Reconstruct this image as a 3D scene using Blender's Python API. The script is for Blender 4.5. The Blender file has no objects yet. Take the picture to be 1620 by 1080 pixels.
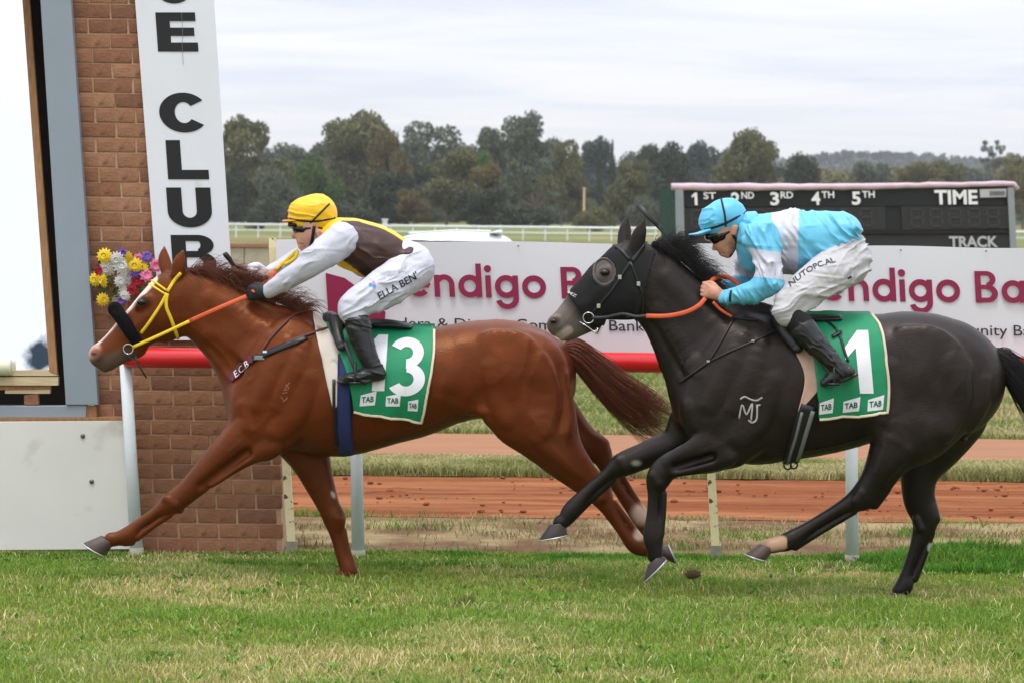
import bpy, bmesh, math, random, time
import numpy as np
from mathutils import Vector, Matrix
from mathutils.bvhtree import BVHTree
random.seed(7); np.random.seed(7)
SC = bpy.context.scene
COL = SC.collection
R = math.radians

# ------------------------------------------------------------------ camera
FPX = 5000.0; CAMH = 2.1; PITCH = math.atan(205.0/FPX); ROLL = 0.010
_D = Vector((0, math.cos(PITCH), -math.sin(PITCH)))
_U = Vector((0, math.sin(PITCH), math.cos(PITCH)))
_X = Vector((1, 0, 0))
CR = _X*math.cos(ROLL) + _U*math.sin(ROLL)
CU = _U*math.cos(ROLL) - _X*math.sin(ROLL)
cam_d = bpy.data.cameras.new('camera'); cam = bpy.data.objects.new('camera', cam_d); COL.objects.link(cam)
cam_d.sensor_fit = 'HORIZONTAL'; cam_d.sensor_width = 36.0; cam_d.lens = FPX/1620.0*36.0
cam_d.clip_start = 0.1; cam_d.clip_end = 20000
m4 = Matrix((CR, CU, -_D)).transposed().to_4x4(); m4.translation = (0, 0, CAMH)
cam.matrix_world = m4
cam_d.dof.use_dof = True; cam_d.dof.focus_distance = 17.4; cam_d.dof.aperture_fstop = 7.1
SC.camera = cam
SC.render.resolution_x = 1024; SC.render.resolution_y = 682

# ------------------------------------------------------------------ world: bright overcast sky
SUN_EL, SUN_AZ = R(72), R(200)
w = bpy.data.worlds.new('World'); SC.world = w; w.use_nodes = True
nt = w.node_tree; nt.nodes.clear(); N = nt.nodes.new; L = nt.links.new
out = N('ShaderNodeOutputWorld'); bg = N('ShaderNodeBackground')
sky = N('ShaderNodeTexSky'); sky.sky_type = 'NISHITA'; sky.sun_disc = False
sky.sun_elevation = SUN_EL; sky.sun_rotation = SUN_AZ; sky.air_density = 1.0; sky.dust_density = 2.0
tc = N('ShaderNodeTexCoord'); sep = N('ShaderNodeSeparateXYZ'); L(tc.outputs['Generated'], sep.inputs[0])
def wm(op, a, b=None, clamp=False):
    n = N('ShaderNodeMath'); n.operation = op; n.use_clamp = clamp
    for i, v in enumerate((a, b)):
        if v is None: continue
        if isinstance(v, (int, float)): n.inputs[i].default_value = v
        else: L(v, n.inputs[i])
    return n.outputs[0]
zc = wm('MAXIMUM', sep.outputs['Z'], 0.0)
den = wm('ADD', zc, 0.035)
cmb = N('ShaderNodeCombineXYZ')
L(wm('DIVIDE', sep.outputs['X'], den), cmb.inputs[0]); L(wm('DIVIDE', sep.outputs['Y'], den), cmb.inputs[1])
nz = N('ShaderNodeTexNoise'); nz.inputs['Scale'].default_value = 0.6; nz.inputs['Detail'].default_value = 5; nz.inputs['Roughness'].default_value = 0.55
nz.inputs['Distortion'].default_value = 0.6
L(cmb.outputs[0], nz.inputs['Vector'])
ramp = N('ShaderNodeValToRGB')
ramp.color_ramp.elements[0].position = 0.37; ramp.color_ramp.elements[0].color = (0.80, 0.855, 0.985, 1)
ramp.color_ramp.elements[1].position = 0.64; ramp.color_ramp.elements[1].color = (1.0, 1.0, 1.02, 1)
L(nz.outputs['Fac'], ramp.inputs[0])
# pinkish cream haze band low on the horizon, as all round an overcast sky
hz = wm('SUBTRACT', 1.0, wm('MULTIPLY', zc, 22.0), True)
mh = N('ShaderNodeMix'); mh.data_type = 'RGBA'; L(wm('MULTIPLY', hz, 0.75), mh.inputs['Factor']); L(ramp.outputs[0], mh.inputs[6]); mh.inputs[7].default_value = (1.0, 0.965, 0.945, 1)
# an overcast sky is about three times brighter overhead than at the horizon
lum = wm('ADD', wm('MULTIPLY', zc, 1.1), 1.0)
sc_ = N('ShaderNodeVectorMath'); sc_.operation = 'SCALE'; L(mh.outputs[2], sc_.inputs[0]); L(lum, sc_.inputs['Scale'])
ns = N('ShaderNodeVectorMath'); ns.operation = 'SCALE'; L(sky.outputs[0], ns.inputs[0]); ns.inputs['Scale'].default_value = 0.1
mx = N('ShaderNodeMix'); mx.data_type = 'RGBA'; mx.inputs['Factor'].default_value = 0.94
L(ns.outputs[0], mx.inputs[6]); L(sc_.outputs[0], mx.inputs[7])
L(mx.outputs[2], bg.inputs['Color']); bg.inputs['Strength'].default_value = 1.0
L(bg.outputs[0], out.inputs[0])

sun_d = bpy.data.lights.new('sun', 'SUN'); sun = bpy.data.objects.new('sun', sun_d); COL.objects.link(sun)
sun_d.energy = 1.5; sun_d.angle = R(14); sun_d.color = (1.0, 0.96, 0.90)
sv = Vector((math.sin(SUN_AZ)*math.cos(SUN_EL), math.cos(SUN_AZ)*math.cos(SUN_EL), math.sin(SUN_EL)))
sun.rotation_euler = sv.to_track_quat('Z', 'Y').to_euler()
SC.view_settings.view_transform = 'Standard'; SC.view_settings.look = 'None'
SC.view_settings.exposure = 0.04; SC.view_settings.gamma = 1.0; SC.view_settings.use_curve_mapping = False

# ------------------------------------------------------------------ pixel <-> world helpers
def P(px, py, y):
    d = CR*((px-810.0)/FPX) + CU*((540.0-py)/FPX) + _D
    return Vector((0, 0, CAMH)) + d*(y/d.y)
def proj(v):
    v = np.asarray(v, float) - np.array((0, 0, CAMH))
    a = v@np.array(CR); b = v@np.array(CU); c = v@np.array(_D)
    return 810+FPX*a/c, 540-FPX*b/c
def ray(px, py):
    d = CR*((px-810.0)/FPX) + CU*((540.0-py)/FPX) + _D
    return Vector((0, 0, CAMH)), d.normalized()
def gz(py, px=810):      # distance at which the ground shows at a picture row
    d = CR*((px-810.0)/FPX) + CU*((540.0-py)/FPX) + _D
    return -CAMH/d.z*d.y

# ------------------------------------------------------------------ materials
def lin(c):
    def f(u):
        u /= 255.0
        return u/12.92 if u <= 0.04045 else ((u+0.055)/1.055)**2.4
    return tuple(f(u) for u in c)
MATS = {}
def mat(name, rgb, rough=0.6, var=0.12, scale=12.0, bump=0.0, bscale=80.0, metal=0.0, attr=None, spec=0.5, sheen=0.0, coat=0.0, stretch=(1, 1, 1), two=None, twothr=(0.45, 0.6), twoscale=6.0, trans=0.0, rvar=0.0, detail=4, crease=None, tint=None):
    m = bpy.data.materials.new(name); m.use_nodes = True; nt = m.node_tree; MATS[name] = m
    b = nt.nodes['Principled BSDF']; N = nt.nodes.new; L = nt.links.new
    tc = N('ShaderNodeTexCoord'); mp = N('ShaderNodeMapping'); mp.inputs['Scale'].default_value = stretch
    L(tc.outputs['Object'], mp.inputs[0])
    nz = N('ShaderNodeTexNoise'); nz.inputs['Scale'].default_value = scale; nz.inputs['Detail'].default_value = detail
    L(mp.outputs[0], nz.inputs['Vector'])
    mr = N('ShaderNodeMapRange'); mr.inputs['From Min'].default_value = 0.25; mr.inputs['From Max'].default_value = 0.75
    mr.inputs['To Min'].default_value = 1-var; mr.inputs['To Max'].default_value = 1+var
    L(nz.outputs['Fac'], mr.inputs[0])
    if attr:
        a = N('ShaderNodeAttribute'); a.attribute_name = attr; base = a.outputs['Color']
    else:
        rg = N('ShaderNodeRGB'); rg.outputs[0].default_value = (*rgb, 1); base = rg.outputs[0]
    if two:
        n2 = N('ShaderNodeTexNoise'); n2.inputs['Scale'].default_value = twoscale; n2.inputs['Detail'].default_value = 6; L(mp.outputs[0], n2.inputs['Vector'])
        r2 = N('ShaderNodeMapRange'); r2.inputs['From Min'].default_value = twothr[0]; r2.inputs['From Max'].default_value = twothr[1]; L(n2.outputs['Fac'], r2.inputs[0])
        mm = N('ShaderNodeMix'); mm.data_type = 'RGBA'; L(r2.outputs[0], mm.inputs['Factor']); L(base, mm.inputs[6]); mm.inputs[7].default_value = (*two, 1); base = mm.outputs[2]
    sc = N('ShaderNodeVectorMath'); sc.operation = 'SCALE'; L(base, sc.inputs[0]); L(mr.outputs[0], sc.inputs['Scale'])
    L(sc.outputs[0], b.inputs['Base Color'])
    b.inputs['Roughness'].default_value = rough; b.inputs['Metallic'].default_value = metal
    b.inputs['Specular IOR Level'].default_value = spec
    if sheen: b.inputs['Sheen Weight'].default_value = sheen; b.inputs['Sheen Roughness'].default_value = 0.4
    if coat: b.inputs['Coat Weight'].default_value = coat
    if tint: b.inputs['Specular Tint'].default_value = (*tint, 1)
    if rvar:
        r3 = N('ShaderNodeMapRange'); r3.inputs['To Min'].default_value = rough-rvar; r3.inputs['To Max'].default_value = rough+rvar
        L(nz.outputs['Fac'], r3.inputs[0]); L(r3.outputs[0], b.inputs['Roughness'])
    if bump:
        nb = N('ShaderNodeTexNoise'); nb.inputs['Scale'].default_value = bscale; nb.inputs['Detail'].default_value = 5; L(mp.outputs[0], nb.inputs['Vector'])
        bp = N('ShaderNodeBump'); bp.inputs['Strength'].default_value = 1.0; bp.inputs['Distance'].default_value = bump; L(nb.outputs['Fac'], bp.inputs['Height']); L(bp.outputs[0], b.inputs['Normal'])
    if crease:
        cm_ = N('ShaderNodeMapping'); cm_.inputs['Scale'].default_value = crease[2]; cm_.inputs['Rotation'].default_value = crease[3]; L(tc.outputs['Object'], cm_.inputs[0])
        cn = N('ShaderNodeTexNoise'); cn.noise_type = 'RIDGED_MULTIFRACTAL'; cn.inputs['Scale'].default_value = crease[1]; cn.inputs['Detail'].default_value = 3; cn.inputs['Distortion'].default_value = .5; L(cm_.outputs[0], cn.inputs['Vector'])
        cb = N('ShaderNodeBump'); cb.inputs['Strength'].default_value = 1.0; cb.inputs['Distance'].default_value = crease[0]; L(cn.outputs['Fac'], cb.inputs['Height'])
        if bump: L(bp.outputs[0], cb.inputs['Normal'])
        L(cb.outputs[0], b.inputs['Normal'])
    if trans:
        tr = N('ShaderNodeBsdfTranslucent'); L(sc.outputs[0], tr.inputs['Color']); ms = N('ShaderNodeMixShader'); ms.inputs[0].default_value = trans
        L(b.outputs[0], ms.inputs[1]); L(tr.outputs[0], ms.inputs[2]); L(ms.outputs[0], nt.nodes['Material Output'].inputs[0])
    return m

# ------------------------------------------------------------------ object helpers
def link(o, parent=None):
    COL.objects.link(o)
    if parent is not None: o.parent = parent
    return o
def tag(o, label=None, cat=None, group=None, kind=None):
    if label: o['label'] = label
    if cat: o['category'] = cat
    if group: o['group'] = group
    if kind: o['kind'] = kind
    return o
def empty(name, loc=(0, 0, 0)):
    o = bpy.data.objects.new(name, None); o.location = loc; o.empty_display_size = 0.2
    COL.objects.link(o); return o
def mesh(name, V, F, material=None, parent=None, smooth=False, colors=None, loc=None):
    """one mesh object; vertices are world coordinates (made local to a parent empty)"""
    me = bpy.data.meshes.new(name)
    V = np.asarray(V, dtype=np.float64).reshape(-1, 3)
    off = np.zeros(3)
    if parent is not None:
        off = np.array(world_loc(parent))
    if loc is not None: off = off + (np.array(loc)-off)
    V = V - off
    if isinstance(F, np.ndarray):
        me.vertices.add(len(V)); me.vertices.foreach_set('co', V.astype(np.float32).ravel())
        k = F.shape[1]; n = F.shape[0]
        me.loops.add(n*k); me.polygons.add(n)
        me.loops.foreach_set('vertex_index', F.astype(np.int32).ravel())
        me.polygons.foreach_set('loop_start', np.arange(0, n*k, k, dtype=np.int32))
        me.polygons.foreach_set('loop_total', np.full(n, k, dtype=np.int32))
        me.update(calc_edges=True)
    else:
        me.from_pydata([tuple(v) for v in V], [], F); me.update()
    if smooth: me.polygons.foreach_set('use_smooth', [True]*len(me.polygons))
    if colors is not None:
        ca = me.color_attributes.new('col', 'FLOAT_COLOR', 'POINT')
        c4 = np.ones((len(V), 4), np.float32); c4[:, :3] = colors
        ca.data.foreach_set('color', c4.ravel())
    if material is not None: me.materials.append(MATS[material] if isinstance(material, str) else material)
    o = bpy.data.objects.new(name, me)
    link(o, parent)
    if loc is not None:
        o.location = np.array(loc) - (np.array(world_loc(parent)) if parent is not None else 0)
    return o
def world_loc(o):
    v = Vector(o.location)
    while o.parent is not None:
        o = o.parent; v += Vector(o.location)
    return v
class MB:
    """collects pieces of one part"""
    def __init__(s): s.v = []; s.f = []
    def add(s, V, F):
        b = len(s.v); s.v += [tuple(p) for p in V]; s.f += [tuple(i+b for i in q) for q in F]; return s
    def box(s, a, b):
        x0, y0, z0 = a; x1, y1, z1 = b
        return s.add([(x0,y0,z0),(x1,y0,z0),(x1,y1,z0),(x0,y1,z0),(x0,y0,z1),(x1,y0,z1),(x1,y1,z1),(x0,y1,z1)],
                     [(0,3,2,1),(4,5,6,7),(0,1,5,4),(1,2,6,5),(2,3,7,6),(3,0,4,7)])
    def prism(s, pts, dy):
        """polygon (list of 3D points, seen from -y counter-clockwise) pushed back by dy"""
        n = len(pts); A = [tuple(p) for p in pts]; B = [(p[0], p[1]+dy, p[2]) for p in pts]
        F = [tuple(range(n)), tuple(range(2*n-1, n-1, -1))]
        for i in range(n):
            j = (i+1) % n; F.append((j, i, n+i, n+j))
        return s.add(A+B, F)
    def pxprism(s, pxs, y, dy):
        return s.prism([P(a, b, y) for a, b in pxs], dy)
    def tube(s, pts, r, n=8, cap=True, flat=None):
        V, F = tube_geo(pts, r, n, cap, flat); return s.add(V, F)
    def build(s, name, material, parent=None, smooth=False, loc=None, bevel=0.0):
        o = mesh(name, s.v, s.f, material, parent, smooth, loc=loc)
        if bevel:
            m = o.modifiers.new('b', 'BEVEL'); m.width = bevel; m.segments = 2; m.limit_method = 'ANGLE'
        return o
def tube_geo(pts, r, n=8, cap=True, flat=None):
    """round tube along points; r number or list; flat=(normal list, thickness ratio) makes a strap"""
    pts = [Vector(p) for p in pts]; m = len(pts)
    rr = [r]*m if isinstance(r, (int, float)) else list(r)
    V = []; F = []; prev = None
    for i, p in enumerate(pts):
        t = (pts[min(i+1, m-1)] - pts[max(i-1, 0)])
        if t.length < 1e-9: t = Vector((0, 0, 1))
        t.normalize()
        if flat is not None:
            nn = Vector(flat[0][i]); nn = nn - t*nn.dot(t)
            if nn.length < 1e-6: nn = t.orthogonal()
            nn.normalize(); u = t.cross(nn)
            ru, rn = rr[i], flat[1]
        else:
            if prev is None: u = t.orthogonal().normalized()
            else:
                u = prev - t*prev.dot(t)
                u = u.normalized() if u.length > 1e-6 else t.orthogonal().normalized()
            prev = u; nn = t.cross(u); ru = rn = rr[i]
        for k in range(n):
            a = 2*math.pi*k/n
            V.append(p + u*(math.cos(a)*ru) + nn*(math.sin(a)*rn))
    for i in range(m-1):
        for k in range(n):
            a = i*n+k; b = i*n+(k+1) % n
            F.append((a, b, b+n, a+n))
    if cap:
        F.append(tuple(range(n-1, -1, -1))); F.append(tuple((m-1)*n+k for k in range(n)))
    return V, F
def crom(pts, n):
    """Catmull-Rom resample rows of numbers"""
    A = np.asarray(pts, float); m = len(A)
    if m == 2:
        t = np.linspace(0, 1, n+1)[:, None]; return A[0]*(1-t)+A[1]*t
    E = np.vstack([2*A[0]-A[1], A, 2*A[-1]-A[-2]]); o = []
    for i in range(m-1):
        p0, p1, p2, p3 = E[i], E[i+1], E[i+2], E[i+3]
        for t in np.linspace(0, 1, n, endpoint=False):
            o.append(0.5*((2*p1)+(-p0+p2)*t+(2*p0-5*p1+4*p2-p3)*t*t+(-p0+3*p1-3*p2+p3)*t**3))
    o.append(A[-1]); return np.array(o)
# value noise for scattering and colouring
_lat = np.random.RandomState(3).rand(256, 256).astype(np.float32)
def vnoise(x, y, s=1.0, oct=3):
    x = np.asarray(x, float)*s; y = np.asarray(y, float)*s; t = 0; a = 1.0; tot = 0
    for o in range(oct):
        xi = np.floor(x).astype(int); yi = np.floor(y).astype(int); fx = x-xi; fy = y-yi
        fx = fx*fx*(3-2*fx); fy = fy*fy*(3-2*fy)
        g = lambda i, j: _lat[(xi+i+o*37) & 255, (yi+j+o*59) & 255]
        v = (g(0,0)*(1-fx)+g(1,0)*fx)*(1-fy)+(g(0,1)*(1-fx)+g(1,1)*fx)*fy
        t = t+v*a; tot += a; a *= 0.5; x = x*2.03; y = y*2.03
    return t/tot
# ------------------------------------------------------------------ letters
def text2d(s, size=1.0, offset=0.0, shear=0.0, spacing=1.0):
    cu = bpy.data.curves.new('t', 'FONT'); cu.body = s; cu.size = size; cu.offset = offset; cu.shear = shear; cu.space_character = spacing
    cu.resolution_u = 3; cu.fill_mode = 'FRONT' if False else cu.fill_mode
    ob = bpy.data.objects.new('t', cu)
    me = bpy.data.meshes.new_from_object(ob)
    V = np.array([v.co[:2] for v in me.vertices]); F = [tuple(p.vertices) for p in me.polygons]
    bpy.data.meshes.remove(me); bpy.data.objects.remove(ob); bpy.data.curves.remove(cu)
    return V, F
class Glyphs:
    """bold geometric letters from bars and ring pieces; units: 1 = cap or x height; pieces get tiny depth steps"""
    def __init__(s): s.v = []; s.f = []; s.k = 0
    def poly(s, pts):
        b = len(s.v); s.v += [(x, y, s.k*0.0006) for x, y in pts]; s.f.append(tuple(range(b, b+len(pts)))); s.k += 1
    def bar(s, x0, y0, x1, y1): s.poly([(x0,y0),(x1,y0),(x1,y1),(x0,y1)])
    def ring(s, cx, cy, rx, ry, tx, ty, a0, a1, n=28):
        b = len(s.v); z = s.k*0.0006; s.k += 1
        for i in range(n+1):
            a = R(a0+(a1-a0)*i/n); c, q = math.cos(a), math.sin(a)
            s.v.append((cx+rx*c, cy+ry*q, z)); s.v.append((cx+(rx-tx)*c, cy+(ry-ty)*q, z))
        for i in range(n): s.f.append((b+2*i, b+2*i+2, b+2*i+3, b+2*i+1))
    def disc(s, cx, cy, r):
        s.poly([(cx+r*math.cos(2*math.pi*i/20), cy+r*math.sin(2*math.pi*i/20)) for i in range(20)])
def place_flat(name, V, F, origin, ux, uy, un, material, parent, thick=0.0):
    W = [Vector(origin)+Vector(ux)*p[0]+Vector(uy)*p[1]+Vector(un)*(p[2] if len(p) > 2 else 0) for p in V]
    return mesh(name, [tuple(q) for q in W], F, material, parent)
# ================================================================== MATERIALS of the place
mat('turf_soil', lin((92,98,48)), 0.95, 0.3, 3.0, bump=0.01, bscale=60, two=lin((120,108,68)), twothr=(0.45,0.62), twoscale=2.2, spec=0.1)
mat('verge_soil', lin((112,84,62)), 0.95, 0.25, 4.0, bump=0.02, bscale=30, two=lin((150,134,98)), twothr=(0.42,0.6), twoscale=1.3, spec=0.1)
mat('red_dirt', lin((142,82,50)), 0.95, 0.3, 2.0, bump=0.06, bscale=22, two=lin((168,110,72)), twothr=(0.44,0.60), twoscale=1.1, spec=0.1, stretch=(0.22,2.2,1), detail=8)
mat('path_dirt', lin((154,112,86)), 0.95, 0.12, 2.0, bump=0.01, bscale=20, spec=0.1, stretch=(0.4,1.5,1))
mat('infield_soil', lin((104,104,60)), 0.95, 0.3, 0.7, bump=0.02, bscale=10, two=lin((132,122,86)), twothr=(0.46,0.62), twoscale=0.25, spec=0.1)
mat('far_grass', lin((108,116,66)), 0.95, 0.18, 0.12, two=lin((138,128,92)), twothr=(0.5,0.62), twoscale=0.03, spec=0.1)
mat('grass', (0,0,0), 0.75, 0.15, 30, attr='col', spec=0.25, trans=0.25)
mat('white_rail', lin((226,230,232)), 0.4, 0.05, 4, bump=0.0)
mat('post_white', lin((214,222,226)), 0.45, 0.06, 5, two=lin((170,168,150)), twothr=(0.66,0.74), twoscale=7)
mat('post_foot', lin((150,146,128)), 0.9, 0.3, 12, bump=0.004)
mat('rail_red', lin((214,26,34)), 0.32, 0.06, 3, coat=0.15)
mat('cream_paint', lin((226,214,170)), 0.7, 0.07, 14, two=lin((92,78,62)), twothr=(0.615,0.635), twoscale=16, bump=0.002, bscale=40)
mat('banner', lin((220,220,223)), 0.5, 0.03, 0.8, bump=0.0012, bscale=2.5)
mat('maroon', lin((142,22,68)), 0.5, 0.04, 4)
mat('logo_red', lin((222,74,58)), 0.5, 0.04, 4)
mat('ink', lin((34,36,40)), 0.5, 0.05, 4)
mat('sign_white', lin((226,229,235)), 0.4, 0.03, 3, two=lin((198,196,192)), twothr=(0.68,0.8), twoscale=5)
mat('sign_black', lin((14,14,16)), 0.35, 0.1, 8)
mat('mortar', lin((186,150,122)), 0.95, 0.15, 30, bump=0.004, bscale=120)
for i, c in enumerate([(152,108,80),(140,96,70),(160,116,88),(128,88,66),(144,98,74)]):
    mat('brick_%d' % i, lin(c), 0.92, 0.22, 14, bump=0.006, bscale=46, two=lin((110,76,56)), twothr=(0.60,0.8), twoscale=11)
mat('brick_red', lin((158,70,54)), 0.92, 0.2, 14, bump=0.005, bscale=46)
mat('steel_grey', lin((142,153,164)), 0.45, 0.05, 3, two=lin((132,140,148)), twothr=(0.6,0.8), twoscale=2)
mat('wood', lin((158,116,76)), 0.8, 0.25, 10, stretch=(6,6,0.8), bump=0.003, bscale=40)
mat('wood_pale', lin((208,188,152)), 0.8, 0.15, 10, stretch=(0.8,6,6), bump=0.002, bscale=40)
mat('dark_gap', lin((30,26,24)), 0.9, 0.3, 10)
mat('panel_white', lin((222,220,214)), 0.6, 0.04, 2.5, two=lin((170,160,140)), twothr=(0.55,0.78), twoscale=3.2)
mat('bolt', lin((110,112,110)), 0.4, 0.1, 30, metal=0.8)
mat('blind_cream', lin((228,224,200)), 0.7, 0.04, 6)
mat('concrete_block', lin((168,158,134)), 0.95, 0.12, 5, bump=0.01, bscale=20)
mat('coping_brick', lin((150,104,76)), 0.95, 0.2, 4)
mat('car_white', lin((236,238,240)), 0.18, 0.01, 2, coat=0.6)
mat('car_glass', lin((24,28,32)), 0.06, 0.02, 2)
mat('car_black', lin((22,22,23)), 0.7, 0.1, 8)
mat('wheel_metal', lin((150,152,155)), 0.3, 0.05, 8, metal=0.9)
mat('board_black', lin((28,29,31)), 0.8, 0.08, 3)
mat('board_panel', lin((40,39,39)), 0.7, 0.06, 3)
mat('digit_grey', lin((54,52,52)), 0.7, 0.1, 6)
mat('board_green', lin((26,62,52)), 0.9, 0.25, 8, bump=0.01, bscale=14)
mat('board_grey', lin((138,144,146)), 0.5, 0.06, 4)
mat('tarp_pink', lin((206,182,192)), 0.8, 0.1, 4, bump=0.02, bscale=6)
mat('letter_white', lin((232,232,230)), 0.5, 0.03, 4)
mat('letter_grey', lin((178,178,180)), 0.5, 0.05, 4)
mat('galv', lin((140,142,140)), 0.5, 0.1, 8, metal=0.3)
mat('bark_grey', lin((118,104,90)), 0.95, 0.25, 1.2, stretch=(1,1,0.3))
mat('bark_dark', lin((70,60,52)), 0.95, 0.25, 1.2, stretch=(1,1,0.3))

# ================================================================== GROUND
YT = 18.75; YV = gz(822); YD = gz(756); YG = gz(727); YP = gz(690)
def strip(name, y0, y1, z, material, xw=40, nx=220, ny=6, wob=0.12, seed=0, relief=None):
    xs = np.linspace(-xw, xw, nx)
    V = np.zeros((ny+1, nx, 3))
    e0 = (vnoise(xs+seed*17, xs*0+seed, 0.9, 4)-0.5)*2*wob; e1 = (vnoise(xs+seed*31+9, xs*0+seed+5, 0.9, 4)-0.5)*2*wob
    for j in range(ny+1):
        t = j/ny; V[j, :, 0] = xs; V[j, :, 1] = (y0+e0)*(1-t)+(y1+e1)*t; V[j, :, 2] = z
    if relief is not None: V[..., 2] += relief(V[..., 0], V[..., 1])*np.clip(np.minimum(np.arange(ny+1), ny-np.arange(ny+1))/3.0, 0, 1)[:, None]
    I = np.arange((ny+1)*nx).reshape(ny+1, nx)
    F = np.stack([I[:-1, :-1], I[:-1, 1:], I[1:, 1:], I[1:, :-1]], -1).reshape(-1, 4)
    o = mesh(name, V.reshape(-1, 3), F, material, smooth=True); tag(o, kind='structure'); return o
g = MB(); g.add([(-6000,-300,0),(6000,-300,0),(6000,9000,0),(-6000,9000,0)], [(0,1,2,3)])
tag(g.build('ground', 'far_grass'), kind='structure')
strip('infield', YP-0.3, 230, 0.004, 'infield_soil', 70, 200, 8, 0.2, 1)
strip('turf_track', -4, 19.35, 0.008, 'turf_soil', 40, 300, 6, 0.1, 2)
strip('bare_verge', 19.2, YV+0.2, 0.012, 'verge_soil', 40, 300, 6, 0.1, 3)
def rut(x, y):
    n1 = vnoise(x*0.35, y*2.6, 1.0, 3); n2 = vnoise(x*2.2+50, y*4.0, 1.0, 4); cl = np.clip(vnoise(x+9, y*2+3, 3.2, 3)-0.58, 0, 1)
    return (n1-0.45)*0.014+(n2-0.5)*0.016+cl*0.05
strip('dirt_track', YV, YD, 0.016, 'red_dirt', 12, 900, 110, 0.10, 4, rut)
strip('grass_verge', YD-0.1, YG+0.2, 0.020, 'infield_soil', 40, 300, 6, 0.12, 5)
strip('dirt_path', YG, YP, 0.024, 'path_dirt', 40, 300, 6, 0.15, 6)

# ------------------------------------------------------------------ grass
def blades(name, x, y, z, h, wd, lean, col, label, tip=1.15):
    n = len(x); a = np.random.rand(n)*2*np.pi; b = np.random.rand(n)*2*np.pi
    dx, dy = np.cos(a)*wd/2, np.sin(a)*wd/2
    lx, ly = np.cos(b)*lean*h, np.sin(b)*lean*h
    V = np.zeros((n, 5, 3))
    V[:, 0] = np.stack([x-dx, y-dy, z+0*h], 1); V[:, 1] = np.stack([x+dx, y+dy, z+0*h], 1)
    V[:, 2] = np.stack([x-dx*.8+lx*.35, y-dy*.8+ly*.35, z+h*.6], 1); V[:, 3] = np.stack([x+dx*.8+lx*.35, y+dy*.8+ly*.35, z+h*.6], 1)
    V[:, 4] = np.stack([x+lx, y+ly, z+h*(1-0.35*lean)], 1)
    I = np.arange(n)[:, None]*5
    F = np.concatenate([I+np.array([[0,1,3]]), I+np.array([[0,3,2]]), I+np.array([[2,3,4]])], 0)
    C = np.repeat(col[:, None, :], 5, 1).copy(); C[:, 4] *= tip
    o = mesh(name, V.reshape(-1, 3), F, 'grass', colors=C.reshape(-1, 3)); tag(o, label, 'grass', kind='stuff'); return o
def mixc(a, b, t): return np.array(lin(a))*(1-t[:, None])+np.array(lin(b))*t[:, None]
rs = np.random.RandomState(11)
# mown turf: green patches and straw patches
n = 260000
y = 13.6+(19.3-13.6)*rs.rand(n)**0.9; x = (rs.rand(n)*2-1)*(0.1625*y+0.95)
p = vnoise(x+20, y*1.0, 1.1, 4)*0.75+vnoise(x*1.2+3, y*2.6, 2.6, 3)*0.35
straw = np.clip((p-0.50)*5.0, 0, 1)*0.8; straw = np.clip(straw+(rs.rand(n)-0.58)*0.9, 0, 1)
col = mixc((128,152,58), (198,184,126), straw)
col *= (0.75+0.6*rs.rand(n))[:, None]
lush = np.clip((vnoise(x*0.8+40, y*0.9, 1.6, 3)-0.52)*5, 0, 1)
col = col*(1-0.5*lush[:, None])+np.array(lin((108,152,50)))*0.5*lush[:, None]
h = (0.022+0.03*rs.rand(n))*(0.85+0.5*lush)
blades('turf_grass', x, y, np.full(n, .006), h, 0.0035+0.002*rs.rand(n), 0.25+0.6*rs.rand(n), col, 'mown green and straw coloured turf of the racecourse')
# loose straws and broad-leaved weeds in the turf
n = 15000; y = 13.6+5.2*rs.rand(n)**.9; x = (rs.rand(n)*2-1)*(0.1625*y+.95)
k = rs.rand(n) < .25+.75*np.clip((vnoise(x+20, y, 1.1, 4)-.42)*5, 0, 1); x, y = x[k], y[k]; n = len(x)
blades('turf_straws', x, y, np.full(n, .010), .035+.045*rs.rand(n), .0032+.0015*rs.rand(n), .7+.9*rs.rand(n), mixc((226,212,164), (182,164,112), rs.rand(n))*(.8+.4*rs.rand(n))[:, None], 'pale dry straws lying in the turf', 1.0)
n = 260; cx = (rs.rand(n)*2-1)*3.6; cy = 13.8+4.8*rs.rand(n); m_ = 11; x = np.repeat(cx, m_)+rs.randn(n*m_)*.018; y = np.repeat(cy, m_)+rs.randn(n*m_)*.018
blades('turf_weeds', x, y, np.full(n*m_, .010), .03+.03*rs.rand(n*m_), .012+.008*rs.rand(n*m_), .8+.6*rs.rand(n*m_), mixc((92,142,52), (132,164,66), rs.rand(n*m_))*(.75+.4*rs.rand(n*m_))[:, None], 'small broad leaved weeds in the turf', 1.0)
# lush uncut strip along the rail
n = 140000
y = 18.10+1.5*rs.rand(n); x = (rs.rand(n)*2-1)*4.6
edge = 18.22+0.30*vnoise(x, x*0, 1.6, 4)
far = 19.22+0.5*np.clip(vnoise(x+7, x*0+3, 0.9, 3)-0.45, -0.3, 1)+0.55*(x > 2.0)*np.clip((x-2.0)*1.2, 0, 1)
k = (y > edge) & (y < far) & ~((y > 18.97) & (x < -1.35)); x, y = x[k], y[k]; n = len(x)
t = vnoise(x*1.5, y*2, 2.0, 3); hh = (0.018+0.045*rs.rand(n))*(0.2+1.3*t**1.5)*(1+1.6*np.clip((x-1.9)*1.2, 0, 1))
col = mixc((84,140,40), (136,160,70), np.clip(rs.rand(n)*0.5+(vnoise(x*1.1+9, y*3, 1.5, 3)-.5)*1.6, 0, 1))*(0.6+0.6*rs.rand(n))[:, None]
blades('rail_grass', x, y, np.full(n, .008), hh, 0.005+0.003*rs.rand(n), 0.2+0.55*rs.rand(n), col, 'long bright green grass left uncut under the running rail')
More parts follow.
